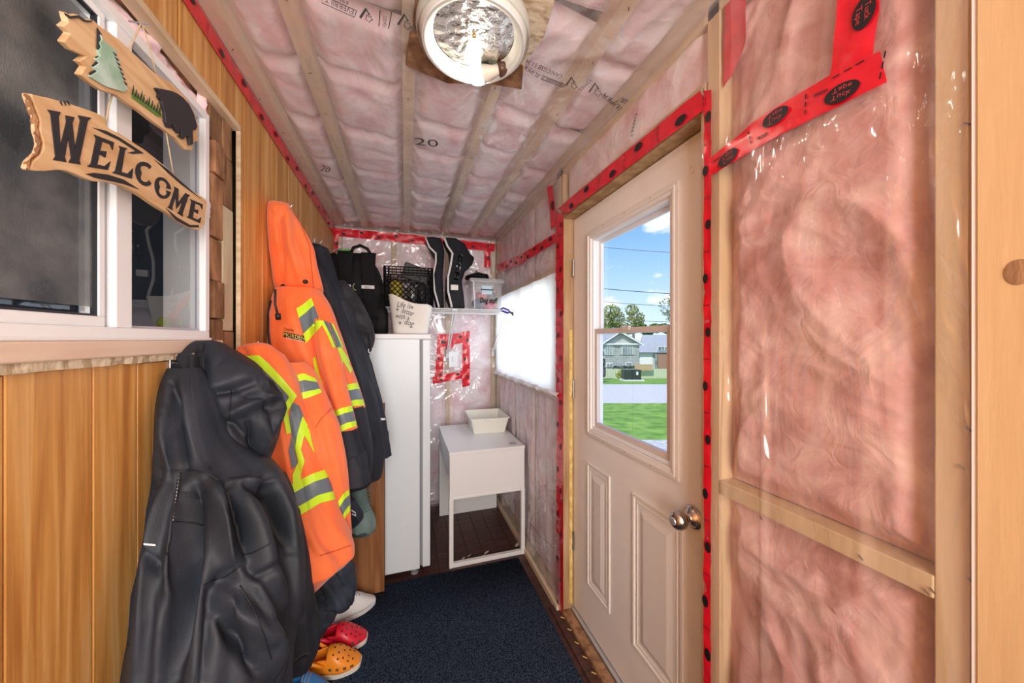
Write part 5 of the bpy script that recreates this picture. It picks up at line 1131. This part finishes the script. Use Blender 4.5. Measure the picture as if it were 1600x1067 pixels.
decal('reflective_stripe', [v2], [(456, 628), (452, 650), (456, 680), (451, 704), (456, 734)], [(468, 634), (475, 652), (466, 676), (462, 700), (470, 720)], M_refl, g2, nu=50, nv=6, off=.003)
decal('lime_stripe', [v2], [(473, 650), (465, 676), (461, 700), (466, 722), (457, 742), (458, 760)], [(481, 664), (474, 686), (470, 702), (476, 720), (470, 742), (470, 757)], M_lime, g2, nu=50, nv=4, off=.0045)
band3('body_ring', [v2], [(456, 757), (472, 748), (488, 740), (512, 732)], [(463, 808), (484, 796), (500, 786), (524, 780)], g2)
decal('lime_stripe', [v2], [(474, 678), (482, 690), (490, 706)], [(480, 666), (489, 680), (496, 702)], M_lime, g2, nu=12, nv=3)
cord('seam', [v2s], [(493, 668), (500, 656), (512, 645), (520, 636)], .0013, M_seamo, g2)
cord('waistband_seam', [v2], [(500, 868), (520, 862), (548, 852)], .0016, M_seamo, g2)
# --- dark coat nearest the camera
g1 = empty('hanging_coat', (-.5, .95, 1.45)); tag(g1, 'large dark nylon hooded coat hanging nearest, under the window sill', 'coat')
S1 = [([(262, 745), (250, 800), (235, 900), (215, 1067)], .022, 13), ([(292, 760), (284, 810), (268, 900), (248, 1067)], .024, 12), ([(312, 770), (302, 860), (282, 960), (268, 1067)], -.034, 12), ([(320, 745), (345, 790), (352, 850), (372, 890)], .026, 15), ([(335, 915), (318, 985), (305, 1067)], .016, 8),
      ([(362, 892), (335, 925), (322, 970), (312, 1067)], -.034, 13), ([(378, 760), (398, 820), (412, 880), (440, 940)], .024, 13), ([(350, 765), (372, 820), (390, 880)], -.022, 8), ([(412, 750), (432, 800), (450, 860)], -.030, 9), ([(345, 925), (385, 960), (425, 1010), (430, 1067)], .026, 15), ([(345, 960), (372, 1010), (400, 1050)], -.026, 10),
      ([(430, 745), (448, 800), (458, 880), (460, 960)], .018, 12), ([(375, 752), (400, 775), (428, 778)], -.016, 6), ([(360, 752), (395, 755), (430, 752)], .012, 5), ([(375, 880), (400, 902), (425, 880)], -.012, 6), ([(250, 740), (225, 850), (195, 1000)], -.024, 9), ([(268, 600), (276, 660), (290, 730)], -.022, 9), ([(255, 640), (262, 700), (268, 735)], .014, 8), ([(235, 840), (260, 900), (262, 960)], -.010, 6), ([(395, 900), (415, 950), (422, 1000)], .014, 6)]
o1, v1 = garment('body', [(575, 262, 315), (600, 254, 335), (640, 246, 350), (690, 242, 370), (730, 240, 408), (750, 238, 432), (790, 230, 448), (830, 221, 460), (880, 212, 468), (940, 202, 470), (1000, 192, 464), (1067, 180, 452), (1130, 172, 448), (1180, 168, 446)], 1.25, M_char, g1, wr=.006, ws=(8, 8, 2.2), seed=1, strokes=S1, n=200, k=220, folds=((5, .04, 0, .4), (9, .045, 1, .3), (14, .018, 2, -.3)))
o1s, v1s = garment('sleeve', [(745, 405, 447, .97), (770, 412, 458, .98), (810, 420, 466, .99), (860, 428, 474, 1.0), (910, 434, 484, 1.01), (960, 438, 494, 1.02), (1000, 440, 499, 1.03), (1020, 442, 496, 1.03), (1040, 447, 486, 1.03)], 1.15, M_char, g1, n=110, k=120, wr=.005, ws=(8, 8, 3), seed=11, strokes=[([(445, 770), (455, 860), (468, 960)], -.014, 9), ([(462, 800), (474, 870), (486, 950)], .010, 7), ([(436, 790), (450, 800), (462, 800)], .008, 6)])
S1h = [([(315, 542), (316, 600), (335, 650), (352, 715)], -.026, 9), ([(345, 560), (385, 590), (415, 610)], .022, 18), ([(320, 615), (360, 608), (398, 600)], -.022, 7), ([(345, 650), (375, 640), (410, 625), (432, 620)], .020, 9), ([(380, 617), (405, 625), (420, 640)], -.016, 6),
       ([(385, 655), (392, 690), (405, 715)], -.018, 7), ([(410, 650), (415, 690), (408, 725)], .016, 7), ([(302, 560), (306, 620), (326, 700)], .020, 7), ([(288, 590), (298, 680), (322, 735)], -.026, 9), ([(425, 610), (436, 640), (425, 680)], .014, 5), ([(350, 690), (380, 725)], .014, 7), ([(268, 560), (285, 600)], -.012, 5), ([(335, 655), (365, 665), (385, 690)], -.012, 6), ([(395, 730), (415, 712), (425, 700)], -.014, 5), ([(410, 585), (425, 600), (432, 625)], -.012, 5)]
o1h, v1h = garment('hood', [(535, 308, 330, .88), (539, 296, 342, .88), (548, 276, 358, .88), (560, 262, 376, .88), (580, 258, 402, .88), (605, 262, 425, .88), (630, 272, 437, .88), (650, 282, 440, .88), (680, 296, 434, .88), (710, 308, 424, .88), (735, 320, 412, .89), (748, 335, 396, .90)], 1.0, M_char, g1, wr=.006, ws=(7, 7, 6), seed=7, strokes=S1h, n=170, k=150)
V1 = [v1, v1s, v1h]
cord('yoke_seam', [v1], [(270, 735), (300, 735), (325, 740), (345, 752)], .0014, M_seam, g1)
cord('pocket_seam', [v1], [(282, 738), (277, 775), (268, 815), (300, 817), (320, 822)], .0012, M_seam, g1)
cord('cuff_seam', [v1], [(375, 868), (395, 864), (422, 850)], .0012, M_seam, g1); cord('cuff_seam', [v1], [(318, 915), (330, 908), (352, 902), (375, 885)], .0014, M_seam, g1)
cord('hood_seam', [v1h], [(361, 607), (360, 630), (358, 655)], .0014, M_seam, g1); cord('hood_seam', [v1h], [(318, 537), (314, 570), (313, 600)], .0016, M_seam, g1)
cord('side_seam', [v1], [(375, 915), (395, 950), (412, 990), (424, 1030)], .0012, M_seam, g1)
mb = MB()
for k in range(14):
    h = hit([v1], 281 - k * .85, 742 + k * 5.4)
    if h: mb.ellipsoid(h[0], (.0012, .0012, .0025), 6, 4)
stuff(mb.build('stitching', M_pipe2, g1))
mb = MB()
for k in range(16):
    h = hit([v1s], 448 + k * 2.3, 1034 - k * .7 + 3 * math.sin(k * .4))
    if h: mb.tube([h[0] + Vector((0, 0, .006)), h[0] - Vector((0, 0, .006))], .003, 5)
if mb.v: stuff(mb.build('cuff_elastic', M_seam, g1, smooth=True))
o = MB()
# far sleeve hugging the wall, with its piping
o1l, v1l = garment('sleeve', [(640, 250, 268, .80), (700, 240, 272, .79), (760, 230, 276, .78), (820, 220, 262, .76), (900, 200, 255, .75), (980, 184, 246, .74), (1067, 166, 240, .73), (1140, 156, 236, .73)], 1.1, M_char, g1, n=70, k=90, wr=.005, seed=17)
decal('sleeve_piping', [v1l, v1], [(214, 847), (228, 849), (243, 850)], [(214, 850), (228, 852), (243, 853)], M_pipe2, g1, nu=14, nv=2)
MB().tube([atD(258, 583, .80), atD(256, 570, .81), atD(262, 560, .82), atD(276, 553, .84)], .0045, 8).build('hanging_loop', M_seam, g1, smooth=True)
for px, py, d_, lab in ((268, 566, None, 'small metal coat hook holding the nearest dark coat'), (404, 541, None, 'coat hook behind the short orange jacket'), (440, 322, None, 'coat hook behind the tall orange hood'), (491, 378, None, 'coat hook at the top of the charcoal coat')):
    p = onX(px, py, XL); hk = empty('coat_hook', p); tag(hk, lab, 'hook')
    MB().box(p + Vector((0, -.012, -.03)), p + Vector((.004, .012, .02))).build('plate', M_metal, hk, bevel=.001)
    MB().tube([p + Vector((.004, 0, 0)), p + Vector((.03, 0, -.008)), p + Vector((.040, 0, .006)), p + Vector((.042, 0, .022))], .003, 8).build('prong', M_metal, hk, smooth=True)
# --- trousers leg, cap edge and rubber boot below the jackets
tr = empty('work_trousers', (-.45, 1.6, .4)); tag(tr, 'dark navy trousers hanging below the short orange jacket', 'trousers')
M_jean = mat('navy_denim', (.012, .018, .030), .7, color2=(.035, .05, .075), scale=9, bump=.5, bscale=120)
S = [([(500, 900), (520, 930), (535, 960)], .012, 8), ([(510, 885), (535, 915), (548, 935)], -.010, 6), ([(495, 930), (510, 960)], -.010, 7)]
garment('leg', [(860, 484, 530, 1.46), (885, 488, 548, 1.46), (905, 490, 553, 1.46), (925, 492, 557, 1.46), (940, 495, 552, 1.46)], 1.1, M_jean, tr, wr=.010, ws=(16, 16, 12), seed=41, n=90, k=80, strokes=S)
garment('leg', [(880, 480, 520, 1.42), (920, 484, 528, 1.42), (950, 488, 530, 1.42), (975, 488, 518, 1.42), (992, 490, 508, 1.42)], 1.1, M_jean, tr, wr=.010, ws=(16, 16, 12), seed=43, n=80, k=70)
cpv = empty('navy_cap', (-.35, 1.6, .95)); tag(cpv, 'navy cap corner with a red and white mark, under the orange sleeve', 'cap')
MB().prism([atD(x, y, 1.50) for x, y in ((535, 780), (548, 787), (561, 808), (562, 818), (552, 827), (538, 830))], FW * .05).build('crown', M_jean, cpv, bevel=.008)
MB().tube([atD(x, y, 1.495) for x, y in ((549, 797), (555, 801), (556, 806), (550, 803))], .0025, 6).build('white_mark', M_pipe2, cpv)
MB().tube([atD(x, y, 1.495) for x, y in ((547, 810), (548, 825))], .003, 6).build('red_mark', M_redink, cpv)
bt = empty('rubber_boot', (-.3, 1.8, .4)); tag(bt, 'grey-green ribbed rubber boot showing below the navy jackets', 'boot')
M_boot = mat('boot_rubber', (.11, .19, .18), .5, color2=(.18, .27, .25), scale=12)
D = 1.75
garment('shaft', [(735, 544, 568, D), (765, 545, 571, D), (792, 544, 576, D), (806, 544, 583, D), (818, 545, 586, D), (827, 548, 586, D), (832, 553, 582, D)], 1.1, M_boot, bt, wr=.003, seed=51, n=60, k=60)
for k in range(7): c = atD(562, 762 + k * 6, D); MB().tube([c + R_ * .055 * math.cos(t) + FW * .062 * math.sin(t) + Vector((0, 0, -.01 * math.cos(t))) for t in [j * math.pi / 12 for j in range(25)]], .0016, 5).build('rib', M_boot, bt, smooth=True)
mb = MB(); c = atD(566, 824, D); mb.prism([c + R_ * .063 * math.cos(t) + FW * .07 * math.sin(t) - Vector((0, 0, .014)) for t in [j * math.pi / 12 for j in range(24)]], (0, 0, .018)); mb.build('sole', mat('boot_sole', (.035, .055, .055), .6), bt, bevel=.004)

# ------------------------------------------------------------ footwear
def foot_outline(L, w, n=40, z=0, grow=0):
    P = []
    for k in range(n):
        t = 2 * math.pi * k / n; x = L * (.5 + .5 * math.cos(t)); u = x / L
        hw = w * (.36 + .14 * sm((u - .3) / .4)) * (abs(math.sin(t)) ** .7) * (1 if u < .8 else 1.0)
        P.append(Vector((x + grow * math.cos(t), math.copysign(hw + grow * abs(math.sin(t)), math.sin(t)), z)))
    return P
def shoe(name, label, loc, ang, L, w, mu, ms, kind, pitch=0, roll=0, group=None, sole_h=.024):
    e = empty(name, loc); tag(e, label, 'shoe', group)
    M = Matrix.Translation(loc) @ Matrix.Rotation(ang, 4, 'Z') @ Matrix.Rotation(-pitch, 4, 'Y') @ Matrix.Rotation(roll, 4, 'X')
    R = [[M @ p for p in foot_outline(L, w, 44, z, g)] for z, g in ((0, -.004), (.004, 0), (sole_h, .003), (sole_h + .003, 0))]
    loft(MB(), R, True, True).build('sole', ms, e, smooth=False)
    H = .075 if kind == 'clog' else .085; cut = .44 if kind == 'clog' else .50
    def hgt(u): return (H * (1 - sm((u - .45) / .56) ** 1.3 * .85)) if u > .3 else H * .95
    mb = MB(); nu, nv = 44, 30; G = {}
    for i in range(nu + 1):
        u = .004 + .99 * i / nu; hw = w * (.36 + .14 * sm((u - .3) / .4)) * (1 - abs(2 * u - 1) ** 2.4) ** .42
        for j in range(nv + 1):
            t = math.pi * j / nv; hh = hgt(u) * (1 if u < .9 else math.sqrt(max(0, (1 - u) / .1)) * .6 + .4)
            G[i, j] = len(mb.v); mb.v.append(M @ Vector((u * L, hw * math.copysign(abs(math.cos(t)) ** .75, math.cos(t)), sole_h + hh * abs(math.sin(t)) ** .8)))
    for i in range(nu):
        u = i / nu
        for j in range(nv):
            t = (j + .5) / nv
            if u < cut and .22 < t < .78 and u > .03 + .02: continue
            mb.f.append((G[i, j], G[i + 1, j], G[i + 1, j + 1], G[i, j + 1]))
    up = mb.build('upper', mu, e, smooth=True, solid=.004)
    MB().prism([M @ p for p in foot_outline(L * .96, w * .86, 30, sole_h + .006)], M.to_3x3() @ Vector((0, 0, .003))).build('insole', ms if kind != 'clog' else mu, e)
    def P(u, t, off=.003):
        hw = w * (.36 + .14 * sm((u - .3) / .4)) * (1 - abs(2 * u - 1) ** 2.4) ** .42; hh = hgt(u); return M @ Vector((u * L, (hw + off) * math.copysign(abs(math.cos(t)) ** .75, math.cos(t)), sole_h + (hh + off) * abs(math.sin(t)) ** .8))
    if kind == 'clog':
        hb = MB()
        for r_, (u, ts) in enumerate(((.56, (62, 90, 118)), (.64, (50, 76, 104, 130)), (.72, (60, 90, 120)), (.80, (52, 78, 102, 128)), (.87, (70, 110)))):
            for t in ts: hb.ellipsoid(P(u, math.radians(t), .001), (.0042, .0042, .0035), 10, 6)
        hb.build('vent_holes', M_black, up, smooth=True)
        vb = MB()
        for u in (.50, .62, .74, .85):
            for t in (8, 172): a = P(u, math.radians(t), .002); b = P(u + .05, math.radians(t), .002); vb.prism([a, b, b + Vector((0, 0, .011)), a + Vector((0, 0, .011))], M.to_3x3() @ Vector((0, .002, 0)))
        stuff(vb.build('side_vents', mat('vent_dark', (.12, .09, .06), .6), up))
        MB().tube([P(.42, math.radians(20), .004), M @ Vector((.25 * L, w * .48, .085)), M @ Vector((.02 * L, w * .3, .095)), M @ Vector((-.02 * L, 0, .096)), M @ Vector((.02 * L, -w * .3, .095)), M @ Vector((.25 * L, -w * .48, .085)), P(.42, math.radians(160), .004)], .007, 8).build('heel_strap', mu, e, smooth=True)
    else:
        for u in (.50, .56, .62): MB().tube([P(u, math.radians(t), .003) for t in (65, 80, 95, 115)], .0022, 6).build('lace', mat('lace_grey', (.3, .3, .32), .7), up)
        MB().tube([P(u, math.radians(20), .002) for u in (.1, .3, .5, .7, .85, .95)], .0016, 5).build('welt', mat('lace_grey'), up)
    return e
M_clo = mat('clog_orange', (.92, .30, .02), .35); M_clr = mat('clog_red', (.72, .012, .04), .35); M_sol = mat('sole_cream', (.80, .78, .70), .6)
shoe('clog', 'orange clog with a cream sole on the mat, nearest the camera', Vector((-.418, 1.62, .014)), math.radians(-3), .235, .105, M_clo, M_sol, 'clog', group='pair of foam clogs')
shoe('clog', 'red clog just behind the orange one', Vector((-.405, 1.733, .014)), math.radians(-1), .235, .105, M_clr, M_sol, 'clog', group='pair of foam clogs')
shoe('sneaker', 'white sneaker pointing at the brown panel, beneath the trousers', Vector((-.365, 1.85, .014)), math.radians(30), .24, .095, mat('canvas_shoe', (.80, .81, .80), .6), mat('sole_white', (.85, .85, .83), .5), 'sneaker')
shoe('sneaker', 'blue and green sneaker at the bottom edge beside the orange clog', Vector((-.47, 1.525, .014)), math.radians(-8), .19, .08, mat('shoe_blue', (.03, .18, .45), .45, color2=(.04, .50, .22), scale=9, ramp=(.48, .52)), mat('sole_blue', (.05, .09, .45), .5), 'sneaker', roll=.1)
shoe('sneaker', 'beige shoe half hidden between dark coat and blue sneaker', Vector((-.52, 1.61, .014)), math.radians(-6), .095, .06, mat('shoe_beige', (.48, .42, .34), .7), M_sol, 'sneaker')
